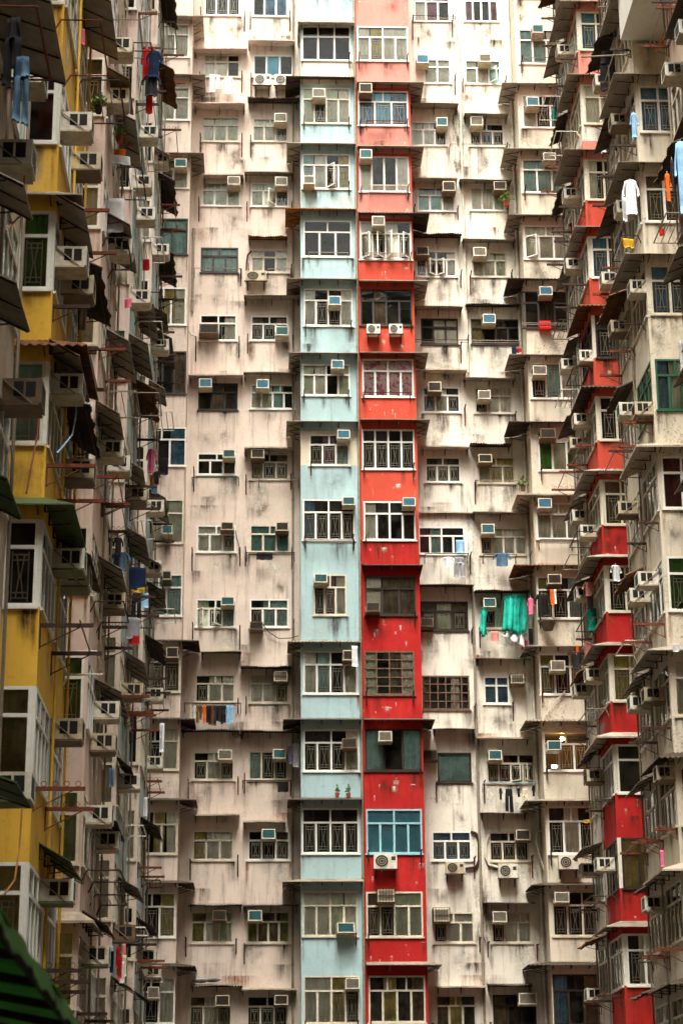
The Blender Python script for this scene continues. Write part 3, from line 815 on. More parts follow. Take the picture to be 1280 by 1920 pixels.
COLS['RD'] = [
 ('C0', 932, -200, 1188, -60, 'T2/4', W, 'w-w-', 0, None), ('C0', 932, 132, 1188, 305, 'T2/4', W, 'wyww', 1, None), ('C0', 937, 455, 1188, 628, 'T2/3', W, 'bTb', 1, ('d', 943, 418, 1005, 462)), ('C0', 943, 782, 1192, 960, 'F4', W, 'wk-w', 0, ('t', 946, 748, 1005, 790)),
 ('C1', 945, 95, 1205, 285, 'T2/4', W, 'w-w-', 1, ('g', 1007, 69, 1068, 113), (0, 1, 2, 3)), ('C1', 948, 435, 1208, 615, 'T2/4', DK, '-n--', 0, None), ('C1', 958, 782, 1215, 972, 'T2/4', W, 'FFFF', 0, None),
 ('C2', 957, 120, 1220, 320, 'T4/4', W, 'kk-k', 1, None), ('C2', 965, 480, 1225, 675, 'T2/4', W, 'wk-k', 0, ('b', 1160, 462, 1222, 503)), ('C2', 972, 855, 1227, 1050, 'T2/3', DK, 'wnn', 0, ('n', 978, 987, 1043, 1030)),
 ('C3', 968, 215, 1220, 435, 'G4x5', RF, 'g-nw', 0, None), ('C3', 972, 605, 1255, 815, 'F3', DK, 't-t', 0, ('g', 1040, 617, 1104, 665)), ('C4', 978, -8, 1258, 215, 'T2/4', TF, 'TTTT', 0, None),
 ('C4', 978, 405, 1262, 632, 'T2/4', CF, 'nkgg', 1, ('c', 1035, 395, 1115, 455)), ('C4', 990, 825, 1275, 1060, 'T3/4', CF, 'kykn', 0, None)]
COLS['LE'] = [
 ('L0', 960, 160, 1260, 380, 'T2/3', W, 'www', 1, None), ('L0', 960, 580, 1262, 800, 'T2/3', W, 'www', 1, None), ('L0', 960, 1060, 1255, 1255, 'T2/3', CF, 'oow', 1, ('t', 1165, 1060, 1245, 1112)),
 ('L1', 940, 105, 1250, 345, 'T2/3', DK, 'tttt', 0, None), ('L1', 930, 565, 1240, 815, 'T2/3', W, 'b-yw', 1, None), ('L1', 920, 990, 1240, 1275, 'F4', DK, 'n-n', 0, None), ('L2', 910, 145, 1240, 405, 'T2/3', W, 'b-b', 0, None),
 ('L2', 900, 625, 1222, 920, 'T2/3', CF, 'owg', 1, ('t', 1080, 800, 1150, 855)), ('L2', 895, 1125, 1215, 1405, 'T2/3', W, 'ttt', 1, ('d', 1085, 1105, 1140, 1160)), ('L3', 880, 270, 1200, 560, 'T2/3', CF, 'wnn', 1, ('d', 1110, 262, 1188, 330)),
 ('L3', 870, 800, 1188, 1080, 'T2/3', CF, 'k-w', 1, None), ('L4', 865, 0, 1180, 290, 'T2/3', CF, 'n-yw', 0, None), ('L4', 850, 545, 1168, 845, 'T2/3', W, 'n-y', 1, None), ('L4', 840, 1110, 1165, 1422, 'T2/3', W, 'b-w', 1, ('g', 985, 1175, 1060, 1250))]
COLS['RE'] = [
 ('R0', 520, -140, 700, -10, 'T2/3', W, 'wtt', 0, None), ('R0', 525, 135, 715, 295, 'T2/3', W, 'ttw', 0, ('t', 585, 115, 633, 150)), ('R0', 540, 440, 735, 590, 'T2/3', W, 'wkn', 1, ('b', 558, 448, 613, 488)), ('R0', 540, 735, 745, 890, 'T2/3', W, 'ttt', 0, ('g', 635, 706, 690, 738)),
 ('R1', 548, 105, 755, 262, 'T2/3', W, 'ggw', 1, None, (0,)), ('R1', 540, 410, 765, 580, 'T2/3', DK, '-k-', 0, ('b', 618, 388, 675, 425)), ('R1', 580, 740, 790, 905, 'F3', W, 'ktw', 1, ('g', 588, 753, 648, 793)),
 ('R2', 615, 165, 810, 302, 'F3', W, 'GgG', 0, ('n', 622, 108, 690, 150)), ('R2', 605, 450, 815, 618, 'T2/3', W, 'ggg', 1, ('b', 612, 430, 672, 472)), ('R2', 610, 790, 825, 985, 'T2/3', W, 'okt', 1, ('d', 657, 780, 716, 823)),
 ('R3', 620, 210, 835, 400, 'T3/3', W, 'oky', 1, ('g', 670, 243, 733, 288)), ('R3', 640, 570, 850, 752, 'T2/3', W, '---', 1, ('t', 655, 613, 715, 655)), ('R4', 660, -20, 880, 200, 'T2/3', W, 'kwk', 1, None),
 ('R4', 680, 370, 890, 580, 'T3/3', CF, 'k-k', 1, ('g', 688, 376, 752, 422)), ('R4', 685, 755, 900, 990, 'T2/3', DK, 'b-n', 0, None)]
COLNAME = {'P1': 'left pink wall column', 'P2': 'right pink wall column', 'W1': 'left white wall column', 'W2': 'right white wall column', 'BL': 'pale blue bay stack', 'RD': 'red bay stack', 'LE': 'left pink end bay', 'RE': 'right white end bay'}

def rect_on(c, x0, y0, x1, y1, Y):
    a = onY(*px(c, x0, y1), Y); b = onY(*px(c, x1, y1), Y); t = onY(*px(c, (x0+x1)/2, y0), Y); m = onY(*px(c, (x0+x1)/2, y1), Y)
    return a.x, b.x, m.z, t.z
HOLES = {k: [] for k in COLS}
for key, rows in COLS.items():
    Yp = YB if key in ('BL', 'RD', 'LE', 'RE') else YF
    bld, base = (BLK_L, left_base) if key in ('P1', 'P2', 'BL', 'LE') else (BLK_R, right_base)
    acn = 0
    for n, row in enumerate(rows):
        c, x0, y0, x1, y1, lay, fr, cur, gri, ac = row[:10]; op = row[10] if len(row) > 10 else None
        X0, X1, zb, zt = rect_on(c, x0, y0, x1, y1, Yp)
        if key == 'LE': X0 = max(X0, XL+.1)
        HOLES[key].append((X0, X1, zb, zt))
        make_window(bld, base, (X0, Yp, zb), 0, X1-X0, zt-zb, lay, fr, cur, gri, room=(.9 if Yp == YF else 0), op=op)
        if ac:
            kd, a0, b0, a1, b1 = ac
            d = .5
            p0 = onY(*px(c, a0, b1), Yp-d*.9); p1 = onY(*px(c, a1, b0), Yp-d*.9)
            place_ac(kd, ((p0.x+p1.x)/2, Yp, p0.z), 0, (p1.x-p0.x)/.52, (p1.z-p0.z)/.37, .9,
                     '%s, %s window down the %s' % (ACD[kd], WORDS[n], COLNAME[key]))
# walls
def facade_wall(name, bld, base, mat, x0, x1, keys):
    hs = [h for k in keys for h in HOLES[k]]
    m = MB(); wall_grid(m, x0, x1, GZ, ZT, hs, lambda x, z: 0)
    st = wall_stains(hs, x0+.02, x1-.02, random.Random(int(x0*10)), 1.15)
    rq = random.Random(5)
    for h in hs:   # damp under the canopies' roots
        if rq.random() < .75:
            x = rq.uniform(h[0]-.3, h[1]+.3); w_ = rq.uniform(.25, .8)
            q = (max(x0+.02, x-w_), min(x1-.02, x+w_), h[3]+.14, h[3]+rq.uniform(.5, .9), 0, rq.choice([0, 0, 2, 1]))
            if clear_of(hs, q): st.append(q)
    fs = add_stains(m, st, 2)
    m.v = [(x-base.x, y, z-GZ) for (x, y, z) in m.v]
    # body behind
    X0, X1 = x0-base.x, x1-base.x
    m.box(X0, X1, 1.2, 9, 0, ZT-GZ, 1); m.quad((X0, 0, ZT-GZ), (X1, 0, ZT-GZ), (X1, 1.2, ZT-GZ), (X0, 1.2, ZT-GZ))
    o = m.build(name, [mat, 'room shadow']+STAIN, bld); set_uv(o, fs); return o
facade_wall('wall', BLK_L, left_base, 'pink plaster', xLE1, xB0, ['P1', 'P2'])
facade_wall('wall', BLK_R, right_base, 'white plaster', xR1, xE0, ['W1', 'W2'])
def bay_stack(bld, base, x0, x1, key, mats, matfn, sides=(True, True), scuff=0):
    hs = HOLES[key]; m = MB()
    bands = [h[2]-.0 for h in hs] + [h[3]+.12 for h in hs]
    bands += [19.3, 22.0]
    wall_grid(m, x0, x1, GZ, ZT, hs, matfn, .08, bands)
    for on, x in zip(sides, (x0, x1)):
        if on:
            zs = sorted(set([GZ, ZT]+[b for b in bands if GZ < b < ZT]))
            for a, b in zip(zs, zs[1:]): m.quad((x, 0, a), (x, BP, a), (x, BP, b), (x, 0, b), matfn(x, (a+b)/2))
    ms = len(mats)
    fs = add_stains(m, wall_stains(hs, x0+.01, x1-.01, random.Random(int(x0*7)+3), .8, scuff), ms+1)
    m.quad((x0, BP+.9, GZ), (x1, BP+.9, GZ), (x1, BP+.9, ZT), (x0, BP+.9, ZT), ms)
    for x in (x0+.002, x1-.002): m.quad((x, .1, GZ), (x, BP+.9, GZ), (x, BP+.9, ZT), (x, .1, ZT), ms)
    for h in hs:
        z = h[3]+.14
        m.box(x0+.01, x1-.01, .1, BP+.9, z, z+.12, ms)
    m.quad((x0, 0, ZT), (x1, 0, ZT), (x1, BP+.9, ZT), (x0, BP+.9, ZT), 0)
    m.v = [(x-base.x, y+YB-YF, z-GZ) for (x, y, z) in m.v]
    o = m.build('bay_stack', list(mats)+['room shadow']+STAIN, bld); set_uv(o, fs); return o
def zrow(key, n): return HOLES[key][n]
def blue_fn(x, z):
    h = HOLES['BL']
    if h[1][2]-.95 < z < h[1][2]: return 1
    if h[7][2] < z < h[7][3]+.35: return 1
    if h[13][2]-.45 < z < h[13][2]: return 2
    return 0
bay_stack(BLK_L, left_base, xB0, xB1, 'BL', ['pale blue paint', 'cream paint', 'whitewash paint'], blue_fn)
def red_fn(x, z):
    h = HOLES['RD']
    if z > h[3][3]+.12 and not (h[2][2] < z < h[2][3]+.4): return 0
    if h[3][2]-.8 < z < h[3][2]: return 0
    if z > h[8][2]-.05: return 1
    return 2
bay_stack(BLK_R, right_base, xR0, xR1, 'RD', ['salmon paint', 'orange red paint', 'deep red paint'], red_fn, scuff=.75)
bay_stack(BLK_L, left_base, XL, xLE1, 'LE', ['pink plaster'], lambda x, z: 0)
bay_stack(BLK_R, right_base, xE0, XR, 'RE', ['stained cream plaster'], lambda x, z: 0)

# canopies on the flat walls: (key, crop, x0, x1, y, kind)
CAN = [
 ('L', 'C0', 108, 383, 235, 'pink'), ('L', 'C0', 115, 372, 508, 'pink'), ('L', 'C0', 162, 365, 866, 'pink'), ('L', 'C1', 88, 362, 855, 'pink'), ('L', 'C3', 150, 352, 216, 'green'),
 ('L', 'C3', 50, 345, 608, 'dcorr'), ('L', 'C3', 115, 345, 1030, 'conc'), ('L', 'C4', 90, 358, 470, 'corr'), ('L', 'C4', 100, 360, 874, 'corr'),
 ('L', 'C0', 385, 622, 195, 'pink'), ('L', 'C0', 385, 640, 486, 'dcorr'), ('L', 'C0', 368, 615, 856, 'old'), ('L', 'C1', 388, 585, 165, 'ochre'), ('L', 'C1', 366, 648, 460, 'old'), ('L', 'C1', 364, 635, 845, 'old'),
 ('L', 'C2', 368, 612, 206, 'conc'), ('L', 'C3', 350, 605, 290, 'corr'), ('L', 'C3', 347, 648, 612, 'dcorr'), ('L', 'C4', 362, 575, 50, 'conc'), ('L', 'C4', 360, 640, 474, 'dark'), ('L', 'C4', 352, 630, 890, 'conc'),
 ('R', 'R0', 25, 245, 472, 'old'), ('R', 'R0', 35, 240, 815, 'conc'), ('R', 'R1', 35, 260, 140, 'dcorr'), ('R', 'R1', 45, 265, 475, 'old'), ('R', 'R1', 85, 285, 765, 'conc'), ('R', 'R2', 75, 295, 185, 'conc'),
 ('R', 'R2', 65, 315, 825, 'dark'), ('R', 'R3', 130, 325, 555, 'old'), ('R', 'R4', 145, 375, 810, 'conc'), ('R', 'R2', 62, 310, 490, 'conc'),
 ('R', 'R0', 272, 475, 520, 'sheet'), ('R', 'R0', 250, 490, 825, 'old'), ('R', 'R1', 264, 510, 165, 'old'), ('R', 'R1', 278, 530, 465, 'dcorr'), ('R', 'R1', 270, 510, 805, 'old'), ('R', 'R2', 298, 490, 175, 'dcorr'),
 ('R', 'R2', 312, 570, 490, 'old'), ('R', 'R2', 322, 575, 852, 'rust'), ('R', 'R3', 328, 560, 230, 'old'), ('R', 'R3', 330, 575, 595, 'conc'), ('R', 'R3', 350, 565, 945, 'dark'), ('R', 'R4', 360, 600, 425, 'dark'), ('R', 'R4', 382, 590, 805, 'dcorr')]
for s, c, x0, x1, y, kind in CAN:
    pr = .16 if kind == 'conc' and y == 490 else rnd.uniform(.45, .6)
    a = onY(*px(c, x0, y), YF-pr); b = onY(*px(c, x1, y), YF-pr)
    bld, base = (BLK_L, left_base) if s == 'L' else (BLK_R, right_base)
    lim0, lim1 = (xLE1+.01, xB0-.01) if s == 'L' else (xR1+.01, xE0-.01)
    xa, xb = max(a.x, lim0), min(b.x, lim1)
    canopy_flat(bld, base, (xa, YF, a.z), 0, xb-xa, pr, .09 if kind not in ('pink', 'conc') else .05, kind)
# canopies round the bays: (key, crop, y, kind, leftproj, rightproj)
BCAN = [
 ('BL', 'C0', 105, 'conc', .1, 0), ('BL', 'C0', 382, 'dcorr', .55, 0), ('BL', 'C0', 714, 'sheet', .5, 0), ('BL', 'C1', 28, 'ochre', .55, 0), ('BL', 'C1', 378, 'old', .5, 0), ('BL', 'C1', 748, 'sheet', .42, 0), ('BL', 'C2', 78, 'old', .5, 0),
 ('BL', 'C3', 168, 'corr', .45, 0), ('BL', 'C3', 556, 'dark', .6, 0), ('BL', 'C3', 956, 'dark', .45, 0), ('BL', 'C4', 352, 'old', .6, 0),
 ('RD', 'C0', 403, 'sheet', 0, .5), ('RD', 'C0', 724, 'sheet', 0, .45), ('RD', 'C1', 46, 'dcorr', 0, .6), ('RD', 'C1', 384, 'sheet', 0, .5), ('RD', 'C1', 744, 'old', 0, .45), ('RD', 'C2', 66, 'old', 0, .45), ('RD', 'C2', 796, 'dcorr', 0, .1),
 ('RD', 'C3', 556, 'dark', 0, .4), ('RD', 'C4', 770, 'old', 0, .45),
 ('LE', 'C0', 84, 'pinkw', 0, .4), ('LE', 'C0', 378, 'sheet', 0, .5), ('LE', 'C0', 770, 'old', 0, .5), ('LE', 'C3', 165, 'dcorr', 0, .6), ('LE', 'C3', 556, 'dcorr', 0, .5), ('LE', 'C3', 958, 'dark', 0, .6), ('LE', 'C4', 358, 'dark', 0, .55), ('LE', 'C4', 776, 'dcorr', 0, .65),
 ('RE', 'R0', 380, 'sheet', .6, 0), ('RE', 'R0', 682, 'sheet', .6, 0), ('RE', 'R1', 52, 'old', .55, 0), ('RE', 'R1', 348, 'dcorr', .65, 0), ('RE', 'R1', 698, 'old', .7, 0), ('RE', 'R2', 74, 'dcorr', .8, 0), ('RE', 'R2', 406, 'conc', .6, 0),
 ('RE', 'R2', 736, 'rust', .8, 0), ('RE', 'R3', 174, 'old', .5, 0), ('RE', 'R3', 520, 'corr', .6, 0), ('RE', 'R3', 888, 'old', .7, 0), ('RE', 'R4', 342, 'dark', .6, 0), ('RE', 'R4', 712, 'dcorr', .8, 0)]
BX = {'BL': (xB0, xB1), 'RD': (xR0, xR1), 'LE': (XL, xLE1), 'RE': (xE0, XR)}
for key, c, y, kind, lp, rp in BCAN:
    pr = .42
    if kind == 'pinkw': kind = 'conc'
    bld, base = (BLK_L, left_base) if key in ('BL', 'LE') else (BLK_R, right_base)
    x0, x1 = BX[key]
    z = onY(*px(c, 800 if c[0] == 'C' else 500, y), YB-pr).z
    drop = .07 if kind == 'conc' else .13
    canopy_wrap(bld, base, (x0+(.012 if key == 'RD' else 0), YB, z), 0, x1-x0-(.024 if key in ('RD', 'BL') else 0), BP-.02, pr, drop, kind, lp > 0, rp > 0, lp, rp)
# pole brackets beside the flat windows
for key in ('P1', 'P2', 'W1', 'W2'):
    bld, base = (BLK_L, left_base) if key[0] == 'P' else (BLK_R, right_base)
    for n, (a, b, zb, zt) in enumerate(HOLES[key]):
        for x in (a-.1, b+.12):
            if rnd.random() < .62:
                bracket_part(bld, base, (x+rnd.uniform(-.05, .05), YF, zb+rnd.uniform(-.1, .15)), rnd.uniform(.4, .8), rnd.uniform(.35, .6), rnd.choice(['dark iron', 'dark iron', 'rusty iron']))
for key in ('BL', 'RD', 'RE'):
    bld, base = (BLK_L, left_base) if key == 'BL' else (BLK_R, right_base)
    for n, (a, b, zb, zt) in enumerate(HOLES[key]):
        for x in (a+.06, b-.06):
            if rnd.random() < .55:
                bracket_part(bld, base, (x, YB-.052, zb+.05), rnd.uniform(.3, .5), rnd.uniform(.3, .5), rnd.choice(['dark iron', 'dark iron', 'rusty iron']))
# drain pipes
def pipe(bld, base, x, y, z0, z1, r=.05, mat='grey pipe'):
    m = MB(); m.bar((0, 0, 0), (0, 0, z1-z0), r, 0, 8)
    z = .4
    while z < z1-z0:
        m.bar((0, 0, z), (0, 0, z+.07), r*1.25, 0, 8); z += H
    m.build('drainpipe', [mat], bld, Vector((x, y, z0))-Vector(base))
pipe(BLK_L, left_base, xB1-.03, YB-.06, GZ, ZT, .045)
pipe(BLK_L, left_base, xLE1+.12, YF-.07, onY(350, 585, YF).z, onY(352, 430, YF).z)
pipe(BLK_L, left_base, onY(549, 1400, YF).x, YF-.08, GZ, ZT-1, .04, 'weathered sheet')
pipe(BLK_R, right_base, onY(868, 400, YF).x, YF-.07, onY(868, 700, YF).z, ZT, .045, 'white casing')
pipe(BLK_R, right_base, onY(893, 1400, YF).x, YF-.07, GZ, onY(893, 1100, YF).z, .045, 'grey pipe')
pipe(BLK_R, right_base, xE0-.09, YF-.09, GZ, ZT, .05, 'white casing')
def cable(bld, base, pts, r, mat):
    m = MB(); m.path([Vector(p)-Vector(base) for p in pts], r, 0, 6); return m.build('cable', [mat], bld)
def pxpath(c, pts, Y): return [onY(*px(c, x, y), Y) for x, y in pts]
cable(BLK_R, right_base, pxpath('R4', [(300, 97), (325, 105), (338, 140), (338, 230), (325, 262), (275, 268)], YF-.06), .045, 'dark iron')
cable(BLK_R, right_base, pxpath('R4', [(385, 110), (370, 150), (368, 215), (385, 250), (428, 262)], YF-.06), .045, 'white casing')
cable(BLK_R, right_base, pxpath('R4', [(640, 92), (605, 95), (600, 140), (620, 220), (640, 280)], YF-.3), .04, 'white casing')
cable(BLK_L, left_base, pxpath('C1', [(405, 240), (385, 262), (380, 300), (378, 340)], YF-.08), .03, 'dark iron')
cable(BLK_L, left_base, pxpath('C2', [(325, 625), (330, 660), (342, 700), (342, 745)], YF-.05), .012, 'dark iron')
cable(BLK_L, left_base, pxpath('C3', [(460, 80), (490, 120), (540, 152), (600, 150), (640, 138)], YF-.1), .014, 'black vent')
cable(BLK_R, right_base, pxpath('R3', [(735, 385), (690, 430), (640, 500), (625, 540)], YB-.1), .02, 'white casing')
cable(BLK_L, left_base, pxpath('C1', [(82, 628), (100, 660), (130, 672)], YF-.05), .012, 'dark iron')
# condensers on the facade
for c, x0, y0, x1, y1, kd, Yp, lab in (
    ('C0', 416, 370, 500, 425, 'w', YF, 'pale outdoor condenser on brackets, left of two under the right pink wall'),
    ('C0', 520, 372, 604, 425, 'w', YF, 'pale outdoor condenser partly behind the dark blue bay canopy'),
    ('C1', 375, 340, 478, 390, 'b', YF, 'beige outdoor condenser with yellow label under the right pink wall window'),
    ('C1', 980, 607, 1046, 655, 'w', YB, 'grey outdoor unit, left of a pair on the orange red bay'),
    ('C1', 1092, 606, 1158, 655, 'w', YB, 'grey outdoor unit, right of a pair on the orange red bay'),
    ('C4', 1015, 213, 1130, 290, 'w', YB, 'outdoor condenser over a dark stain on the deep red bay below blue windows'),
    ('R4', 187, 235, 270, 290, 'b', YF, 'small outdoor condenser with round fan under teal lit window on white wall'),
    ('R4', 430, 245, 515, 310, 'w', YF, 'outdoor condenser on a sooty ledge of the right white wall'),
    ('R4', 708, 205, 798, 270, 'w', YB, 'large outdoor condenser on the white end bay low at right')):
    p0 = onY(*px(c, x0, y1), Yp-.38); p1 = onY(*px(c, x1, y0), Yp-.38)
    o = copy_tree(CNP[kd]); o.location = ((p0.x+p1.x)/2, Yp, p0.z); o.scale = ((p1.x-p0.x)/.78, 1, (p1.z-p0.z)/.55)
    tag(o, lab, 'condenser unit', 'outdoor condenser units')
# drying rails on the facade: crop, x0, x1, y, plane, out, n, mat, label
for c, x0, x1, y, Yp, out, n, mat, lab in (
    ('C1', 118, 355, 327, YF, .4, 1, 'grey pipe', 'grey rail across the brown framed window of the left pink wall'),
    ('C1', 487, 600, 330, YF, .4, 1, 'grey pipe', 'short grey rail beside the beige condenser on the pink wall'),
    ('C0', 980, 1172, 602, YB, .4, 2, 'rusty iron', 'rusty rail under blue curtained windows of the salmon bay'),
    ('C0', 993, 1185, 925, YB, .45, 5, 'steel bar', 'pale rail of many rods under black clothes on salmon bay'),
    ('C1', 970, 1172, 250, YB, .4, 4, 'grey pipe', 'grey rail under the open casements of the orange red bay'),
    ('C1', 690, 885, 248, YB, .4, 1, 'grey pipe', 'grey rail on pale blue bay above the fifth spandrel'),
    ('C1', 962, 1200, 948, YB, .4, 1, 'dark iron', 'dark rail under floral curtains of the red bay'),
    ('C2', 676, 918, 672, YB, .4, 3, 'dark iron', 'dark rail on the pale blue bay below the blue striped window'),
    ('C2', 442, 640, 365, YF, .4, 2, 'grey pipe', 'thin grey rail with hose under the right pink wall window'),
    ('C2', 380, 618, 735, YF, .4, 1, 'dark iron', 'dark rail under the polka dot curtain window'),
    ('C3', 68, 350, 475, YF, .5, 2, 'dark iron', 'dark pole carrying orange and black laundry on pink wall'),
    ('C3', 360, 600, 862, YF, .3, 1, 'dark iron', 'thin dark rod below the plain glazed pink wall window'),
    ('R0', 35, 230, 72, YF, .45, 3, 'dark iron', 'dark rail at the topmost left white wall window'),
    ('R0', 548, 770, 264, YB, .6, 2, 'grey pipe', 'long grey rail at the white end bay near the top'),
    ('R0', 205, 480, 664, YF, .4, 1, 'grey pipe', 'thin pole under the right white wall beside mouldy strip'),
    ('R1', 45, 290, 632, YF, .4, 2, 'dark iron', 'dark rail under the dark framed left white wall window'),
    ('R1', 308, 528, 635, YF, .4, 2, 'grey pipe', 'pale rail under the dark framed right white wall window'),
    ('R1', 535, 745, 555, YB, .3, 2, 'grey pipe', 'pale rail across the dark end bay holding red basket'),
    ('R2', 330, 530, 347, YF, .45, 1, 'grey pipe', 'pole with green tip across the right white wall'),
    ('R2', 92, 290, 683, YF, .5, 2, 'dark iron', 'dark rail with leggings hanging on left white wall'),
    ('R2', 360, 512, 687, YF, .4, 2, 'dark iron', 'dark rail holding the small denim jacket'),
    ('R2', 622, 775, 620, YB, .5, 4, 'dark iron', 'black rail of rods on the white end bay'),
    ('R3', 360, 602, 808, YF, .45, 1, 'blue hose', 'blue pole above black laundry on right white wall'),
    ('C2', 108, 340, 360, YF, .3, 1, 'green frame', 'green rolled rail under the left pink wall window')):
    a = onY(*px(c, x0, y), Yp-out); b = onY(*px(c, x1, y), Yp-out)
    rack_rail((a.x, Yp, a.z), 0, b.x-a.x, out, lab, mat, 0, n)
# laundry on the facade: kind, colour, crop, x0,y0,x1,y1, Y, label
def hang(kind, col, c, x0, y0, x1, y1, Y, lab, rz=0):
    a = onY(*px(c, x0, y0), Y); b = onY(*px(c, x1, y1), Y)
    return garment(kind, col, ((a.x+b.x)/2, Y, a.z), max(.08, b.x-a.x), a.z-b.z, rz, lab)
FL = [
 ('towel', 'white cloth', 'C0', 194, 372, 220, 460, .3, 'small white towel, left of three whites on the pink wall'), ('towel', 'white cloth', 'C0', 228, 375, 246, 445, .3, 'narrow white cloth, middle of three whites on the pink wall'),
 ('shirt', 'white cloth', 'C0', 262, 386, 314, 470, .3, 'white vest, right of three whites on the pink wall'),
 ('towel', 'white cloth', 'C0', 695, -40, 748, 28, .4, 'white cloth hanging on the topmost pale blue bay'), ('towel', 'denim cloth', 'C0', 678, -30, 694, 40, .4, 'narrow blue cloth hanging on topmost pale blue bay'),
 ('shirt', 'black cloth', 'C0', 1095, 805, 1135, 905, .4, 'black top among clothes on the salmon bay'), ('shirt', 'charcoal cloth', 'C0', 1128, 805, 1150, 905, .4, 'charcoal top beside the black one on salmon bay'), ('shirt', 'grey cloth', 'C0', 1148, 800, 1182, 915, .4, 'grey top rightmost on the salmon bay rail'),
 ('shirt', 'black cloth', 'C0', 1010, 805, 1032, 890, .4, 'black top leftmost on the salmon bay rail'), ('shirt', 'white cloth', 'C0', 1034, 806, 1054, 885, .4, 'white top on the salmon bay rail'), ('shirt', 'olive cloth', 'C0', 1070, 806, 1090, 890, .4, 'olive top on the salmon bay rail'),
 ('towel', 'black cloth', 'C0', 1118, 962, 1140, 1008, .3, 'black sock hanging under the salmon bay'),
 ('towel', 'charcoal cloth', 'C2', 430, 738, 510, 772, .35, 'crumpled dark cloth on rail under polka dot window'), ('towel', 'black cloth', 'C2', 712, 684, 742, 726, .3, 'black cloth hanging under pale blue bay window'),
 ('shirt', 'white cloth', 'R2', 172, 700, 222, 748, .5, 'white baby vest on the left white wall rail'), ('trousers', 'grey cloth', 'R2', 222, 700, 274, 796, .5, 'grey leggings on the left white wall rail'), ('towel', 'sky blue cloth', 'R2', 232, 622, 272, 682, .3, 'pale blue cloth at left white wall window'),
 ('shirt', 'denim cloth', 'R2', 405, 682, 483, 742, .45, 'small denim jacket on the right white wall rail'), ('towel', 'red cloth', 'R2', 70, 605, 100, 680, -.2, 'dark red cloth inside left white wall window'),
 ('towel', 'navy cloth', 'R1', 488, 662, 512, 748, .5, 'navy cloth on the end of the right white wall rail'), ('towel', 'red cloth', 'R1', 510, 672, 534, 692, .5, 'red cloth beside the navy one'),
 ('shirt', 'charcoal cloth', 'R3', 430, 832, 446, 884, .45, 'small charcoal top leftmost under blue pole'), ('trousers', 'black cloth', 'R3', 458, 835, 496, 942, .45, 'black trousers in the middle under blue pole'),
 ('shirt', 'black cloth', 'R3', 512, 832, 530, 872, .45, 'small black top right of trousers under blue pole'), ('trousers', 'cream cloth', 'R3', 536, 835, 566, 935, .45, 'pale striped trousers under the blue pole'), ('shirt', 'black cloth', 'R3', 582, 820, 598, 868, .45, 'black sock at right end of the blue pole'),
 ('towel', 'rose cloth', 'R3', 392, 108, 430, 158, .4, 'pink cloth hanging below the green tarpaulin window'),
 ('shirt', 'pink cloth', 'R2', 560, 890, 592, 965, 1.5, 'pink top beside the green tarpaulin'), ('shirt', 'black cloth', 'R2', 595, 870, 668, 978, 1.6, 'black jacket beside the green tarpaulin'), ('towel', 'orange cloth', 'R2', 664, 850, 684, 922, 1.6, 'peach cloth at the white end bay'), ('towel', 'white cloth', 'R2', 682, 850, 697, 915, 1.6, 'white cloth at the white end bay'),
 ('towel', 'black cloth', 'R3', 566, 95, 588, 170, .5, 'black cloth under the green tarpaulin'), ('towel', 'pink cloth', 'R3', 532, 150, 566, 192, .5, 'purple pink cloth under the green tarpaulin'),
 ('shirt', 'white cloth', 'C3', 604, 676, 648, 796, .55, 'white shirt hanging in the shade beside pale blue bay'), ('shirt', 'lilac cloth', 'C3', 586, 690, 610, 780, .55, 'lilac shirt left of the white one in shade'), ('towel', 'black cloth', 'C3', 536, 868, 588, 920, .4, 'black bundle hanging below the plain glazed window'),
 ('towel', 'white cloth', 'C3', 904, 190, 934, 292, 1.65, 'folded white umbrella cloth on pale blue bay')]
rowc = ['cream cloth', 'white cloth', 'olive cloth', 'brown cloth', 'orange cloth', 'black cloth', 'black cloth', 'brown cloth', 'charcoal cloth', 'black cloth', 'charcoal cloth', 'black cloth', 'black cloth', 'sky blue cloth', 'sky blue cloth']
xs0 = [100, 120, 134, 150, 168, 184, 196, 208, 222, 234, 246, 256, 270, 284, 302]
for i, (cc, xx) in enumerate(zip(rowc, xs0)):
    FL.append(('shirt', cc, 'C3', xx-9, 488, xx+(10 if i < 13 else 17), 560+rnd.randint(-8, 30) if i > 1 else 550, .5, '%s top, %s from the left in the pink wall row of laundry' % (cc.replace(' cloth', ''), WORDS[i])))
for kind, col, c, x0, y0, x1, y1, o, lab in FL:
    hang(kind, col, c, x0, y0, x1, y1, YF-o, lab)
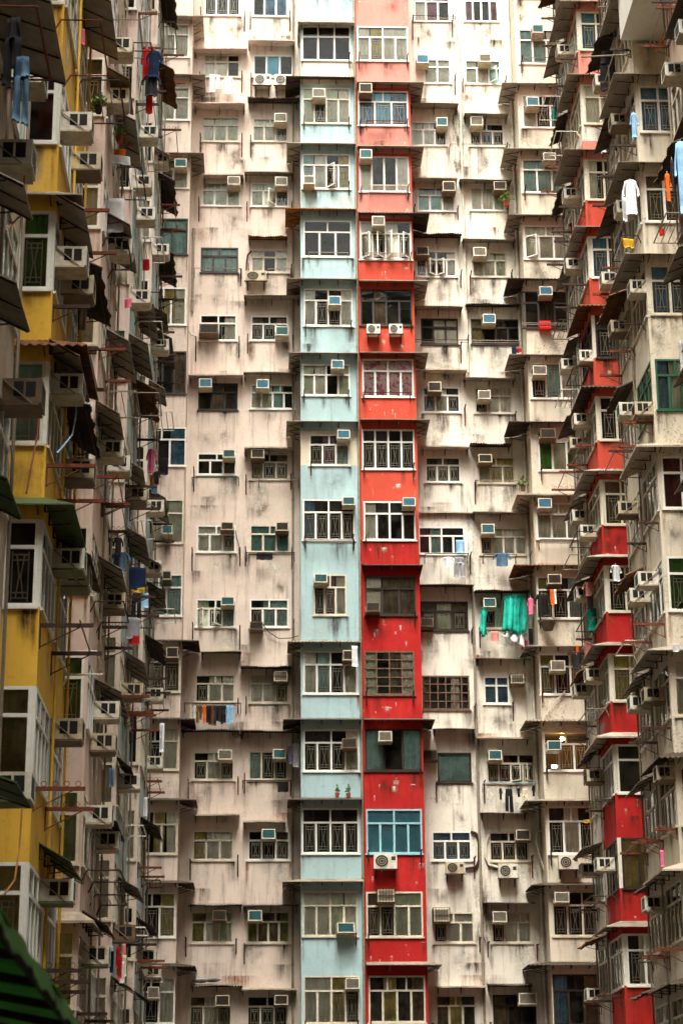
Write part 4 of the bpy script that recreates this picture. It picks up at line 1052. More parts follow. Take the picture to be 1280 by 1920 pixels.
# green tarpaulin
def tarp(c, pts, Y, mat, lab):
    m = MB(); m.sm = True
    fine = []
    for (a, b) in zip(pts, pts[1:]):
        for k in range(5): fine.append(tuple(a[i]+(b[i]-a[i])*k/5 for i in range(3)))
    fine.append(pts[-1]); r3 = random.Random(len(pts)); pts = [(x, ya+2*sin(i*.9), yb+r3.uniform(-7, 7)) for i, (x, ya, yb) in enumerate(fine)]
    cols_ = len(pts)
    for lay in (0, .02):
        for i, (x, ya, yb) in enumerate(pts):
            for j in range(9):
                v = j/8; P = onY(*px(c, x+6*sin(v*5+i), ya+(yb-ya)*v), Y+lay+.075*sin(i*1.05+v*2.4+sin(i*.37))*(.35+v))
                m.v.append(tuple(P))
    N = cols_*9
    for i in range(cols_-1):
        for j in range(8):
            a = i*9+j; m.f.append((a, a+9, a+10, a+1)); m.m.append(0); m.f.append((a+N, a+N+1, a+N+10, a+N+9)); m.m.append(0)
        for j in (0, 8):
            a = i*9+j; m.f.append((a, a+9, a+9+N, a+N)); m.m.append(0)
    for i in (0, cols_-1):
        for j in range(8):
            a = i*9+j; m.f.append((a, a+1, a+1+N, a+N)); m.m.append(0)
    b = Vector(m.v[0]); m.v = [tuple(Vector(v)-b) for v in m.v]
    o = m.build('tarpaulin', [mat], None, b)
    return tag(o, lab, 'tarpaulin')
tarp('R2', [(450, 885, 1050), (468, 880, 1040), (486, 878, 1050), (504, 876, 1055), (522, 876, 1060), (540, 876, 1058), (556, 878, 1030)], YF-.75, 'green tarp', 'bright green tarpaulin draped over the right white wall rail')
tarp('R2', [(345, 930, 1055), (354, 935, 1060), (362, 940, 1070), (372, 950, 1060)], YF-.6, 'green tarp', 'narrow green cloth strip at the left end of the tarpaulin rail')
tarp('R3', [(450, 105, 125), (480, 105, 140), (510, 104, 160), (535, 104, 178), (552, 100, 180)], YF-.72, 'white cloth', 'pale plastic sheet hanging under the green tarpaulin')
# small things
def basket(p, s, lab, mat='wicker'):
    o = empty('basket', p); m = MB(); N = 12
    for k in range(4):
        z0, z1 = -.12*s+.07*s*k, -.12*s+.07*s*(k+1); r0, r1 = (.16+.03*k)*s, (.16+.03*(k+1))*s
        for i in range(N):
            a, b = 2*pi*i/N, 2*pi*(i+1)/N
            m.quad((r0*cos(a), r0*sin(a), z0), (r0*cos(b), r0*sin(b), z0), (r1*cos(b), r1*sin(b), z1), (r1*cos(a), r1*sin(a), z1))
            if k == 0: m.tri((0, 0, z0), (r0*cos(b), r0*sin(b), z0), (r0*cos(a), r0*sin(a), z0))
    m.build('bowl', [mat], o)
    h = MB(); h.path([(.26*s*cos(t), 0, .16*s+.28*s*sin(t)) for t in [pi*i/8 for i in range(9)]], .012*s, 0); h.build('handle', [mat], o)
    tag(o, lab, 'basket'); return o
basket(onY(*px('R3', 656, 88), YB-.5), .95, 'brown wicker basket hung on the white end bay')
def crate(p, w, h, d, lab):
    o = MB(); t = .02
    o.box(0, w, 0, d, 0, t); 
    for k in range(3):
        z = h*(k+.4)/3
        o.box(0, w, 0, t, z, z+h*.2); o.box(0, w, d-t, d, z, z+h*.2); o.box(0, t, t, d-t, z, z+h*.2); o.box(w-t, w, t, d-t, z, z+h*.2)
    for x in (0, w/3, 2*w/3, w-t): o.box(x, x+t, -.004, -.001, 0, h)
    ob = o.build('crate', ['red plastic'], None, p); return tag(ob, lab, 'crate')
a = onY(*px('R1', 618, 580), YB-.3); b = onY(*px('R1', 668, 545), YB-.3)
crate(a, b.x-a.x, b.z-a.z, .25, 'red plastic crate on the rail of the dark end bay')
potted_plant(onY(*px('R0', 465, 950), YF-.45), 1.0, 'bushy yellow green plant beside the right white wall window', 'terracotta', 90, .3)
potted_plant(onY(*px('C3', 832, 945), YB-.2), .7, 'small spiky plant, left of two on the pale blue bay', 'terracotta', 30, .12)
potted_plant(onY(*px('C3', 888, 948), YB-.2), .7, 'small spiky plant, right of two on the pale blue bay', 'terracotta', 30, .12)
potted_plant(onY(*px('R2', 542, 395), YB+.5), .9, 'withered brown plant at the rail of right white wall', 'wicker', 40, .2)
def bundle(p, s, lab):
    m = MB(); m.sm = True; r2 = random.Random(3); N, K = 12, 6
    for k in range(K+1):
        for i in range(N):
            a = 2*pi*i/N; t = pi*k/K; r = s*sin(t)*(1+.25*r2.uniform(-1, 1))
            m.v.append((r*cos(a)*1.6, r*sin(a), s*.45*(1-cos(t))))
    for k in range(K):
        for i in range(N):
            j = (i+1) % N; m.f.append((k*N+i, k*N+j, (k+1)*N+j, (k+1)*N+i)); m.m.append(0)
    return m.build('cloth_bundle', ['grey cloth'], None, p)
tag(bundle(onY(*px('C4', 150, 862), YF-.25), .16, 'x'), 'patterned cloth bundle lying left on the corrugated pink wall canopy', 'bundle')
tag(bundle(onY(*px('C4', 208, 858), YF-.25), .16, 'x'), 'pale cloth bundle lying right on the corrugated pink wall canopy', 'bundle')
# lit flat of the right end bay: lamp, and glowing box painting a reflection
lp = onY(*px('R3', 722, 603), YB+.7)
m = MB(); m.sm = True
for k in range(7):
    for i in range(10):
        t = pi*k/6; a = 2*pi*i/10; m.v.append((.07*sin(t)*cos(a), .07*sin(t)*sin(a), .07*cos(t)))
for k in range(6):
    for i in range(10):
        j = (i+1) % 10; m.f.append((k*10+i, k*10+j, (k+1)*10+j, (k+1)*10+i)); m.m.append(0)
tag(m.build('ceiling_lamp', ['lit lamp'], None, lp), 'glowing yellow lamp inside the lit flat of the white end bay', 'lamp')
m = MB(); m.box(-.09, .09, 0, .03, 0, .1)
tag(m.build('reflection_box', ['reflection glow'], None, onY(*px('R3', 686, 738), YB+.55)), 'bright glowing box painting a reflection at bottom of the lit flat window', 'reflection_box')

# ------------------------------------------------------------------ the wings
WING = {}
def wing_section(side, d0, off, mats, bandfn, name_label, short, seed=1, awn=None, rate=1.0, wfr=None, specials=None, auto_awn=True):
    r = random.Random(seed)
    Xp, Xf = (-4.62, -3.5) if side < 0 else (11.15, 9.95)
    base = Vector((Xp, d0, GZ))
    B = empty('apartment_building', base); tag(B, name_label, 'building', 'apartment blocks round the courtyard')
    C2 = 2.15; L = 2*C2; dep = abs(Xf-Xp)
    nf = 22
    floors = []
    WH = 1.42
    for n in range(0, 18):
        zs = Z0-(n+off)*H
        if zs < .6: continue
        vis = any(inframe((x, y, z), 60) for x in (Xf, Xp) for y in (d0, d0+L) for z in (zs-1, zs+WH+.5))
        floors.append((n, zs, vis))
    near_holes = []; court_holes = [[], []]
    for n, zs, vis in floors:
        near_holes.append((.1, dep-.06, zs, zs+WH))
        for k in (0, 1): court_holes[k].append((k*C2+.08, (k+1)*C2-.1, zs, zs+WH))
    bands = [v for n, zs, vis in floors for v in (zs-.6, zs-.9, zs, zs+WH)]
    def mk(kk):
        return lambda x, z: bandfn(kk, z)
    nm = len(mats)
    # near face (faces the viewer): local x = world x
    m = MB()
    wall_grid(m, 0, dep, GZ, ZT, near_holes, mk(0), .08, bands)
    x_off = (Xp if side < 0 else Xf)
    m.v = [(x+x_off-base.x, y, z) for (x, y, z) in m.v]
    # courtyard faces
    q = MB(); wall_grid(q, 0, L, GZ, ZT, court_holes[0]+court_holes[1], lambda x, z: bandfn(1 if x < C2 else 2, z), .08, bands)
    n0 = len(m.v)
    for (x, y, z) in q.v:
        m.v.append((Xf-base.x + (-y if side < 0 else y), x, z))
    for f, mi in zip(q.f, q.m): m.f.append(tuple(i+n0 for i in f)); m.m.append(mi)
    # far face, inner back, slabs, roof
    m.quad((0, L, 0), (Xf-Xp, L, 0), (Xf-Xp, L, ZT), (0, L, ZT), bandfn(2, 10))
    bx = -1.2 if side < 0 else 1.2
    m.quad((bx, 0.1, 0), (bx, L, 0), (bx, L, ZT), (bx, .1, ZT), nm)
    m.quad((bx, .1, 0), (0, .1, 0), (0, .1, ZT), (bx, .1, ZT), nm)
    xa, xb = sorted((bx, Xf-Xp - (.09 if side > 0 else .09)*(1 if Xf > Xp else -1)))
    for n, zs, vis in floors:
        m.box(xa, xb, .09, L-.02, zs+WH+.12, zs+WH+.26, nm)
        m.box(xa, xb, C2-.05, C2+.05, zs-.95, zs+WH+.12, nm)
    m.quad((0, 0, ZT), (Xf-Xp, 0, ZT), (Xf-Xp, L, ZT), (0, L, ZT), 0)
    fs = []
    if 1:
        rs = random.Random(seed*3)
        q1 = wall_stains(near_holes, .02, dep-.02, rs, 1.2, .25 if 'red' in short else 0)
        f0 = len(m.f); n1 = len(m.v); fs += add_stains(m, q1, nm+1)
        for i in range(n1, len(m.v)):
            x, y, z = m.v[i]; m.v[i] = (x+x_off-base.x, y, z)
        q2 = wall_stains(court_holes[0]+court_holes[1], .02, L-.02, rs, 1.0)
        n1 = len(m.v); fs += add_stains(m, q2, nm+1)
        for i in range(n1, len(m.v)):
            x, y, z = m.v[i]; m.v[i] = (Xf-base.x + (-y if side < 0 else y), x, z)
    o = m.build('bay_stack', list(mats)+['room shadow']+STAIN, B); set_uv(o, fs)
    # recessed flat wall beyond the bays and the body of the block
    w = MB(); e = -9 if side < 0 else 9
    w.quad((0, L, 0), (0, 8.6, 0), (0, 8.6, ZT), (0, L, ZT)); w.quad((0, 0, ZT), (e, 0, ZT), (e, 8.6, ZT), (0, 8.6, ZT)); w.quad((e, 0, 0), (e, 8.6, 0), (e, 8.6, ZT), (e, 0, ZT))
    w.build('wall', [mats[0]], B)
    rzc = pi/2 if side < 0 else -pi/2
    WING[(side, d0)] = (B, base, short, Xf)
    cnt = {'rk': 0, 'al': 0}
    for n, zs, vis in floors:
        if not vis: continue
        sp = (specials or {}).get(n, {})
        fr = sp.get('fr') or (wfr(n) if wfr else r.choice(['cream frame', 'white frame', 'cream frame']))
        curs = [r.choice(['w-w', 'kw', '-n', 'gg', 'ww', 'bk', '-w-', 'yw', 'nn', 'm-m', 'tt', 'g-']) for _ in range(3)]
        if 'cur' in sp: curs = [sp['cur']]+curs[1:]
        lay = sp.get('lay', 'T2/2')
        # near-face window
        X0 = (Xp+.1 if side < 0 else Xf+.06)
        hole_x = (.1 if side < 0 else .06)
        make_window(B, base, (x_off+.1, d0, zs), 0, dep-.16, WH, lay, fr, curs[0], r.random() < .75, 0, sill=True)
        for k in (0, 1):
            y0 = d0+k*C2+.08
            wid = C2-.18
            p = (Xf, y0, zs) if side < 0 else (Xf, y0+wid, zs)
            make_window(B, base, p, rzc, wid, WH, 'T3/4', fr if k == 0 else r.choice(['cream frame', 'white frame']), curs[1+k], r.random() < .5, 0)
        # canopy : wrap round the near bay or separate awnings
        kd = sp.get('can') or (awn(n) if awn else (r.choice(['old', 'sheet', 'old', 'dark', 'dcorr', 'rust', None]) if auto_awn else None))
        za = zs+WH+.22
        pr = sp.get('pr', r.uniform(.42, .66))
        if kd and kd != 'none':
            if side < 0:   # local frame facing +x : x right = +Y ; bay width C2, the near face lies on the left
                canopy_wrap(B, base, (Xf, d0, za-.06), rzc, C2-.02, dep*.96, pr, .2, kd, True, False, .32, 0, 'awning')
            else:
                canopy_wrap(B, base, (Xf, d0+C2, za-.06), rzc, C2-.02, dep*.96, pr, .2, kd, False, True, 0, .42, 'awning')
        if auto_awn and r.random() < .85:
            k2 = r.choice(['old', 'sheet', 'dark', 'dcorr', 'old', 'rust'])
            yy = d0+C2+.05
            canopy_flat(B, base, (Xf, yy if side < 0 else yy+C2-.1, za-.1+r.uniform(-.1, .1)), rzc, C2-.1, r.uniform(.38, .66), .22, k2, 'awning')
        # things hung on the bay
        for k in (0, 1):
            u = r.random()
            P = (Xf, d0+k*C2+(.15 if side < 0 else 1.95), zs-.12+r.uniform(-.2, .1))
            if u < .5*rate and inframe(P, 10):
                cnt['rk'] += 1
                rack_arms(P, rzc, 1.75, r.uniform(.5, .85), 'iron bracket pair on %s bay stack, %s set down' % (short, WORDS[min(16, cnt['rk']-1)]), r.random() < .6, r.random() < .5, r.choice(['dark iron', 'dark iron', 'rusty iron']))
            elif u < .72*rate and inframe(P, 10):
                cnt['al'] += 1
                rack_rail(P, rzc, 1.6, r.uniform(.5, .8), 'tube drying rail on %s bay stack, %s down' % (short, WORDS[min(16, cnt['al']-1)]), r.choice(['grey pipe', 'dark iron', 'steel bar']), 0, r.choice([1, 2, 4]), 'tube rails on the side wings')
        # vertical services at the corner
    # pipes on courtyard face
    for yy in (C2-.02, L-.1):
        m2 = MB(); m2.bar((0, 0, 0), (0, 0, ZT), .026, 0, 8); m2.build('drainpipe', [mats[0] if seed == 23 else ('grey pipe' if seed % 4 == 3 else mats[-1])], B, (Xf-Xp+(.06 if side < 0 else -.06), yy, 0))
    return B, floors

# left wing
OL, OR = .03, .2
def band_const(*ids):
    return lambda face, z: ids[face]
wing_section(-1, 21.9, OL, ['beige plaster'], lambda f, z: 0, 'beige apartment block nearest at the left edge with green and grey awnings', 'beige near left', seed=11, rate=0, auto_awn=False)
def ochreband(face, z):
    q = (Z0-z)/H-OL
    f = (q-math.floor(q+1e-6))*H
    return 1 if (face < 2 and f > H-1.42) else 0
wing_section(-1, 30.5, OL, ['ochre paint', 'whitewash paint'], ochreband, 'ochre yellow apartment block on the left side of courtyard', 'ochre yellow', seed=23, rate=1.0, auto_awn=False,
             specials={11: {'cur': 'GG', 'lay': 'T2/2', 'can': 'old', 'fr': 'white frame', 'pr': .45}, 12: {'cur': 't', 'lay': 'T1/1', 'can': 'rust', 'pr': .62}, 13: {'cur': 'k-', 'can': 'green', 'pr': .5}, 14: {'can': 'none', 'cur': 'oo'}, 15: {'can': 'none', 'cur': 'ny'}})
wing_section(-1, 39.1, OL, ['rose plaster', 'beige plaster'], lambda f, z: 0 if f < 2 else 1, 'rose white apartment block behind the yellow one on the left', 'rose white left', seed=35, rate=1.15, auto_awn=False, specials={13: {'cur': 'GG', 'can': 'none'}, 15: {'can': 'conc', 'pr': .3}})
wing_section(-1, 47.7, OL, ['rose plaster', 'pale blue paint'], lambda f, z: 0 if f == 0 else 1, 'rose apartment block with pale blue courtyard face on the left', 'rose and blue left', seed=47, rate=1.1, auto_awn=False)
wing_section(-1, 56.3, OL, ['pink plaster', 'pale blue paint'], lambda f, z: 0 if f == 0 else 1, 'far left pink apartment block full of awnings by the pink facade', 'far left pink', seed=59, rate=1.1, auto_awn=False)
# right wing
WHW = 1.42
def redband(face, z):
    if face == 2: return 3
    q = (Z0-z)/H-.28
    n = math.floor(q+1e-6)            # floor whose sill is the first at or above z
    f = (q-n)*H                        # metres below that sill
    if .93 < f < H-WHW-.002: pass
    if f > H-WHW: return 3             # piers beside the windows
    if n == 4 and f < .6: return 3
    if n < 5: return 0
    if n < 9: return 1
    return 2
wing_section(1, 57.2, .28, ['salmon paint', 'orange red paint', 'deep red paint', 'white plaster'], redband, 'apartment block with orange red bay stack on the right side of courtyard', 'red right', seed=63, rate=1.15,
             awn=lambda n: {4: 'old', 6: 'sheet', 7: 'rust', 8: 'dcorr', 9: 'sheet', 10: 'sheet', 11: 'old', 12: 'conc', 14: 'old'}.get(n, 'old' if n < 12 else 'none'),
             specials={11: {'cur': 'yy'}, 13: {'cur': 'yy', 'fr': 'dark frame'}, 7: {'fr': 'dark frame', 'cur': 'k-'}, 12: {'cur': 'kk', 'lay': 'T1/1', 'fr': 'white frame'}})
wing_section(1, 48.6, .16, ['stained cream plaster'], lambda f, z: 0, 'stained cream apartment block with wrap round canopies at the right edge', 'stained cream right', seed=71, rate=1.1,
             awn=lambda n: {6: 'sheet', 7: 'old', 8: 'sheet', 9: 'none', 10: 'conc', 11: 'none', 12: 'sheet', 13: 'dcorr', 14: 'conc', 15: 'dcorr'}.get(n, 'sheet'),
             specials={9: {'fr': 'green frame', 'lay': 'T2/3', 'cur': 'bgy'}, 6: {'cur': 'bb'}, 8: {'cur': 'bb'}, 10: {'cur': 'mm'}, 11: {'cur': 'GG'}})
wing_section(1, 40.0, .16, ['beige plaster'], lambda f, z: 0, 'pale apartment block nearest on the right with dark awnings', 'pale near right', seed=83)
# awnings and air conditioners of the wings, each at its own depth on the bay faces
BAYS = {-1: [21.9, 30.5, 39.1, 47.7, 56.3], 1: [40.0, 48.6, 57.2]}
def slope(x, y):
    r = ray(x, y); return r.x/r.y, r.z/r.y
def find_bay(side, a, out, lo, hi):
    Xf = -3.5 if side < 0 else 9.95
    Y = (Xf - side*out)/a
    best = None
    for d0 in BAYS[side]:
        y = min(max(Y, d0+lo), d0+4.3-hi)
        e = abs(y-Y)
        if best is None or e < best[0]: best = (e, d0, y)
    return best[1], best[2], Xf
def awn_at(near, far, kind):
    an, tn = slope(*near); af, tf = slope(*far)
    d0, Y, Xf = find_bay(-1, af, .5 if far[0] > 128 else .85, 1.2, 0)
    X = af*Y; out = min(.66 if d0 > 25 else 1.1, max(.3, X-Xf)); ln = min(2.5, max(.9, Y*(1-tf/tn)))
    ln = min(ln, Y-d0+.25)
    B, base, short, _ = WING[(-1, d0)]
    canopy_flat(B, base, (Xf, Y-ln, tf*Y+CAMZ), pi/2, ln, out, .3, kind, 'awning')
for near, far, kind in (
    ((104, 0), (125, 158), 'sheet'), ((0, 455), (57, 622), 'old'), ((0, 850), (42, 972), 'green'), ((0, 1330), (60, 1512), 'green'), ((52, 345), (62, 412), 'sheet'),
    ((156, 370), (175, 476), 'sheet'), ((191, 481), (209, 612), 'dcorr'), ((146, 636), (169, 754), 'old'), ((190, 0), (223, 112), 'sheet'), ((239, 103), (251, 215), 'old'), ((252, 225), (266, 319), 'sheet'),
    ((300, -40), (333, 55), 'dcorr'), ((327, 118), (332, 204), 'rust'), ((318, 262), (322, 332), 'old'), ((229, 380), (257, 512), 'sheet'), ((228, 526), (256, 720), 'sheet'),
    ((290, 533), (297, 640), 'old'), ((274, 637), (287, 712), 'sheet'), ((290, 714), (299, 793), 'rust'), ((318, 330), (333, 405), 'dcorr'), ((321, 450), (332, 539), 'dcorr'), ((310, 555), (317, 625), 'dark'), ((326, 630), (329, 692), 'dark'), ((308, 710), (313, 762), 'old'),
    ((224, 740), (239, 853), 'sheet'), ((165, 760), (190, 860), 'dcorr'), ((268, 816), (275, 916), 'sheet'), ((311, 926), (318, 982), 'old'), ((276, 1003), (283, 1063), 'old'), ((236, 1050), (243, 1128), 'sheet'), ((170, 1040), (190, 1111), 'dark'), ((300, 1035), (306, 1085), 'old'),
    ((303, 1090), (314, 1150), 'old'), ((267, 1214), (281, 1286), 'sheet'), ((225, 1282), (242, 1347), 'old'), ((305, 1200), (312, 1248), 'dcorr'), ((245, 1425), (254, 1462), 'dark'), ((211, 1528), (235, 1578), 'dark'), ((296, 1540), (305, 1577), 'dark'), ((264, 1658), (271, 1692), 'old'), ((138, 1615), (157, 1656), 'green'),
    ((208, 1735), (217, 1760), 'dark'), ((285, 1728), (298, 1759), 'dark'), ((245, 1843), (254, 1863), 'old'), ((278, 1864), (287, 1886), 'dark')):
    awn_at(near, far, kind)
AL = [(57, 306, 'g'), (80, 150, 't'), (170, 243, 'g'), (187, 316, 'd'), (247, 95, 'g'), (240, 191, 'g'), (295, 256, 't'), (315, 306, 'g'), (283, 350, 'g'), (160, 497, 'g'), (173, 550, 'd'), (246, 474, 'g'), (316, 476, 'g'), (290, 410, 't'), (281, 566, 'g'), (315, 655, 'g'),
      (75, 754, 'n'), (153, 737, 't'), (230, 854, 'g'), (174, 895, 'd'), (242, 881, 't'), (274, 937, 'd'), (306, 958, 't'), (156, 1065, 'm'), (166, 1097, 'm'), (233, 1140, 'd'), (301, 1072, 'g'), (152, 1385, 'd'), (222, 1345, 'g'), (215, 1406, 'd'), (267, 1306, 'd'), (305, 1311, 't'), (304, 1439, 'g'),
      (261, 1477, 'g'), (55, 1497, 'm'), (208, 1542, 't'), (221, 1590, 'g'), (135, 1689, 'm'), (202, 1807, 'm'), (252, 1762, 'n'), (292, 1804, 'g'), (301, 1832, 'd')]
AR = [(1046, 100, 'g'), (1129, 530, 'g'), (1182, 546, 'g'), (1062, 502, 't'), (1157, 396, 'g'), (1058, 370, 'g'), (1117, 158, 'g'), (1248, 140, 'g'), (1274, 60, 't'), (1147, 233, 'd'), (1146, 621, 'd'), (1053, 690, 'g'), (1087, 675, 'g'), (1077, 794, 'g'), (1069, 839, 'd'), (1191, 776, 'd'), (1162, 776, 't'),
      (1074, 975, 't'), (1089, 1004, 'g'), (1160, 962, 'd'), (1197, 1095, 't'), (1182, 1126, 'g'), (1081, 1120, 't'), (1100, 1274, 'g'), (1077, 1302, 'g'), (1209, 1313, 'd'), (1182, 1328, 't'), (1101, 1464, 'c'), (1232, 1461, 'd'), (1090, 1640, 'b'), (1120, 1630, 't'), (1210, 1706, 'g'), (1101, 1875, 't')]
for side, lst in ((-1, AL), (1, AR)):
    num = {}
    for x, y, kd in sorted(lst, key=lambda q: q[1]):
        a, t = slope(x, y)
        d0, Y, Xf = find_bay(side, a, .5, .02, .6)
        X = a*Y; out = min(.85, max(.3, (X-Xf)*-side))
        num[d0] = num.get(d0, 0)+1
        place_ac(kd, (Xf, Y+.24, t*Y+CAMZ), pi/2 if side < 0 else -pi/2, .92, .92, out/.5,
                 '%s jutting from %s bay stack, %s down' % (ACD[kd], WING[(side, d0)][2], WORDS[num[d0]-1]), 'air conditioners on the side wings')
def rail_at(near, far, X, lab, mat='rusty iron'):
    an, tn = slope(*near); af, tf = slope(*far); Xf = -3.5
    Y1 = X/af; Y0 = Y1*tf/tn
    rack_rail((Xf, Y0, tf*Y1+CAMZ), pi/2, Y1-Y0, X-Xf, lab, mat, 0, 1, 'tube rails on the side wings')
rail_at((75, 12), (96, 150), -2.7, 'large bent tube rail over black trousers at the upper left')
rail_at((190, 38), (203, 142), -2.75, 'rusty bent tube rail above yellow bay at the upper left')
rail_at((262, 80), (285, 96), -2.6, 'thin tube rail carrying red and navy shirts')

B_, b_ = WING[(-1, 30.5)][:2]
cable(B_, b_, [onX(x, y, -3.15) for x, y in ((144, 738), (143, 775), (136, 815), (118, 838), (107, 850))], .016, 'blue hose')
cable(B_, b_, [onX(x, y, -3.3) for x, y in ((75, 765), (70, 820), (60, 870), (50, 925))], .014, 'rusty iron')
B_, b_ = WING[(-1, 21.9)][:2]
cable(B_, b_, [onX(x, y, -3.1) for x, y in ((46, 320), (46, 370), (38, 405), (12, 432))], .012, 'ochre rust sheet')
cable(B_, b_, [onX(x, y, -2.95) for x, y in ((42, 1515), (37, 1590), (28, 1650), (10, 1676))], .012, 'ochre rust sheet')
B_, b_ = WING[(1, 48.6)][:2]
pb = onY(1162, 76, 48.6)
m = MB(); m.box(pb.x, pb.x+2.6, -2.1, -.012, pb.z, pb.z+2.4); m.v = [(x-b_.x, y, z) for x, y, z in m.v]
m.build('balcony', ['whitewash paint'], B_)
p0, p1 = onY(1263, 8, 44), onY(1230, 98, 45)
m = MB(); m.bar((0, 0, 0), p1-p0, .022, 0, 8); tag(m.build('pole', ['orange cloth'], None, p0), 'bright orange pole leaning out at the upper right corner', 'pole')
p0, p1 = onY(1090, 107, 47), onY(1182, 102, 48.5)
m = MB(); m.bar((0, 0, 0), p1-p0, .022, 0, 8); tag(m.build('pole', ['grey pipe'], None, p0), 'grey horizontal pole holding the black trousers, upper right', 'pole')
# unseen rest of the courtyard: plain blocks, height and dark tone set for shade
for side, x in ((-1, -4.62), (1, 11.15)):
    m = MB(); e = -9 if side < 0 else 9; y1 = 21.9 if side < 0 else 40.0
    m.box(min(0, e), max(0, e), -20-y1, 0, 0, 50 if side < 0 else 48)
    o = m.build('apartment_building', ['low bounce plaster'], None, (x, y1, GZ))
    tag(o, 'plain unseen shading block %s, beside and behind the viewer' % ('closing the left of the courtyard' if side < 0 else 'closing the right of the courtyard'), 'building', 'apartment blocks round the courtyard')
REAR = empty('apartment_building', (3, -20, GZ)); tag(REAR, 'unseen tall block with rows of windows behind the viewer, height set for shade', 'building', 'apartment blocks round the courtyard')
m = MB(); m.box(-40, 40, -14, 0, 0, 72); m.build('wall', ['low bounce plaster'], REAR)
for i in range(8):
    for j in range(7):
        m = MB(); m.box(0, 1.4, .003, .06, 0, 1.2); m.build('window', ['teal fins'], REAR, (-6.5+2*i, 0, 4+2.7*j*1.4))
m = MB(); m.box(-60, 60, -60, 100, -.3, 0); o = m.build('ground', ['ground paving'], None, (0, 0, GZ)); o['kind'] = 'structure'

# ------------------------------------------------------------------ laundry and bits on the wings: kind, col, full-frame px rect, depth, label
WL = [
 ('trousers', 'black cloth', 12, 35, 36, 165, 20.6, 'black trousers on the near left rail'), ('trousers', 'denim cloth', 30, 108, 52, 232, 20.4, 'faded jeans on the near left rail'),
 ('shirt', 'red cloth', 266, 92, 284, 150, 45.4, 'red shirt hung high on the left wing'), ('shirt', 'navy cloth', 276, 95, 302, 145, 45.2, 'navy shirt with red trim hung high on left wing'), ('shirt', 'charcoal cloth', 268, 140, 300, 180, 45.3, 'charcoal shirt below the navy one on left wing'), ('towel', 'red cloth', 274, 178, 286, 212, 45.5, 'red cloth lowest under the charcoal shirt'),
 ('towel', 'lilac cloth', 224, 214, 242, 232, 42, 'lilac cloth over rose trousers on left wing'), ('trousers', 'rose cloth', 226, 230, 250, 275, 42.2, 'rose patterned trousers on left wing'),
 ('towel', 'white cloth', 194, 372, 232, 436, 40.5, 'ribbed white sheet hung on the left wing'), ('towel', 'charcoal cloth', 196, 420, 232, 455, 40.7, 'fluffy grey cloth under the white sheet'), ('shirt', 'cream cloth', 200, 482, 248, 535, 43, 'cream tee shirt on a hanger, left wing'),
 ('shirt', 'pink cloth', 276, 842, 292, 886, 52, 'hot pink top hung on left wing'), ('towel', 'black cloth', 297, 858, 315, 890, 58, 'black bag hung near the pink facade corner'),
 ('shirt', 'black cloth', 199, 1008, 212, 1040, 44, 'black sock cluster, left of two on left wing'), ('shirt', 'charcoal cloth', 214, 1008, 230, 1042, 44, 'charcoal sock cluster, right of two on left wing'), ('shirt', 'denim cloth', 208, 1036, 243, 1070, 44.2, 'light denim shirt below the socks, left wing'),
 ('towel', 'navy cloth', 242, 1064, 273, 1104, 48.5, 'navy towel with yellow edge on left wing'), ('towel', 'yellow cloth', 243, 1103, 273, 1111, 48.5, 'yellow edge cloth below the navy towel'), ('towel', 'sky blue cloth', 262, 1112, 278, 1140, 48.6, 'pale blue cloth below the navy towel'), ('towel', 'grey cloth', 236, 1158, 262, 1198, 47, 'grey net bag on left wing'), ('towel', 'red cloth', 242, 1192, 262, 1208, 47, 'red cloth at the foot of the net bag'),
 ('towel', 'red cloth', 268, 486, 280, 506, 50, 'red cloth by white window on left wing'), ('towel', 'pink cloth', 233, 560, 248, 576, 46, 'pink and white cloth on left wing'),
 ('trousers', 'black cloth', 1123, 95, 1157, 172, 51, 'black trousers hung high on right wing'), ('shirt', 'white cloth', 1166, 338, 1198, 402, 46, 'white shirt hung at the right, high up'), ('towel', 'white cloth', 1164, 370, 1176, 415, 46.3, 'narrow white cloth beside the white shirt, right wing'),
 ('shirt', 'sky blue cloth', 1262, 266, 1295, 400, 39.5, 'pale blue shirt at the right edge'), ('shirt', 'orange cloth', 1244, 326, 1258, 378, 40, 'orange top beside the pale blue shirt'), ('shirt', 'charcoal cloth', 1256, 300, 1264, 360, 40, 'charcoal top between orange and pale blue shirts'), ('towel', 'black cloth', 1248, 372, 1254, 392, 40, 'black sock beneath the orange top'),
 ('shirt', 'white cloth', 1143, 1060, 1164, 1090, 54.5, 'white tee shirt on right wing pole'), ('shirt', 'rose cloth', 1092, 1092, 1115, 1118, 58, 'grey rose shirt in shade of right wing'), ('towel', 'black cloth', 1100, 1115, 1112, 1145, 58, 'black cloth in shade of right wing'), ('towel', 'green cloth', 1100, 1140, 1120, 1182, 59, 'green curtain cloth in right wing bay'),
 ('towel', 'charcoal cloth', 1072, 1222, 1090, 1255, 60, 'charcoal cloth on right wing rail'), ('towel', 'orange cloth', 1078, 1210, 1086, 1228, 60, 'orange cloth on right wing rail'), ('towel', 'rose cloth', 1094, 1203, 1112, 1240, 60, 'rose cloth on right wing rail'),
 ('towel', 'yellow cloth', 1166, 448, 1188, 464, 47, 'yellow cloth at the right wing cage'), ('towel', 'white cloth', 1272, 640, 1284, 700, 44, 'white cloth at far right edge'), ('towel', 'white cloth', 1260, 1207, 1273, 1222, 47, 'white rag on the cream canopy edge'), ('towel', 'pink cloth', 1238, 1594, 1243, 1625, 47, 'pink strip on right wing pole'),
 ('towel', 'yellow cloth', 1093, 1537, 1107, 1543, 60, 'yellow flowers of cloth on right wing pole')]
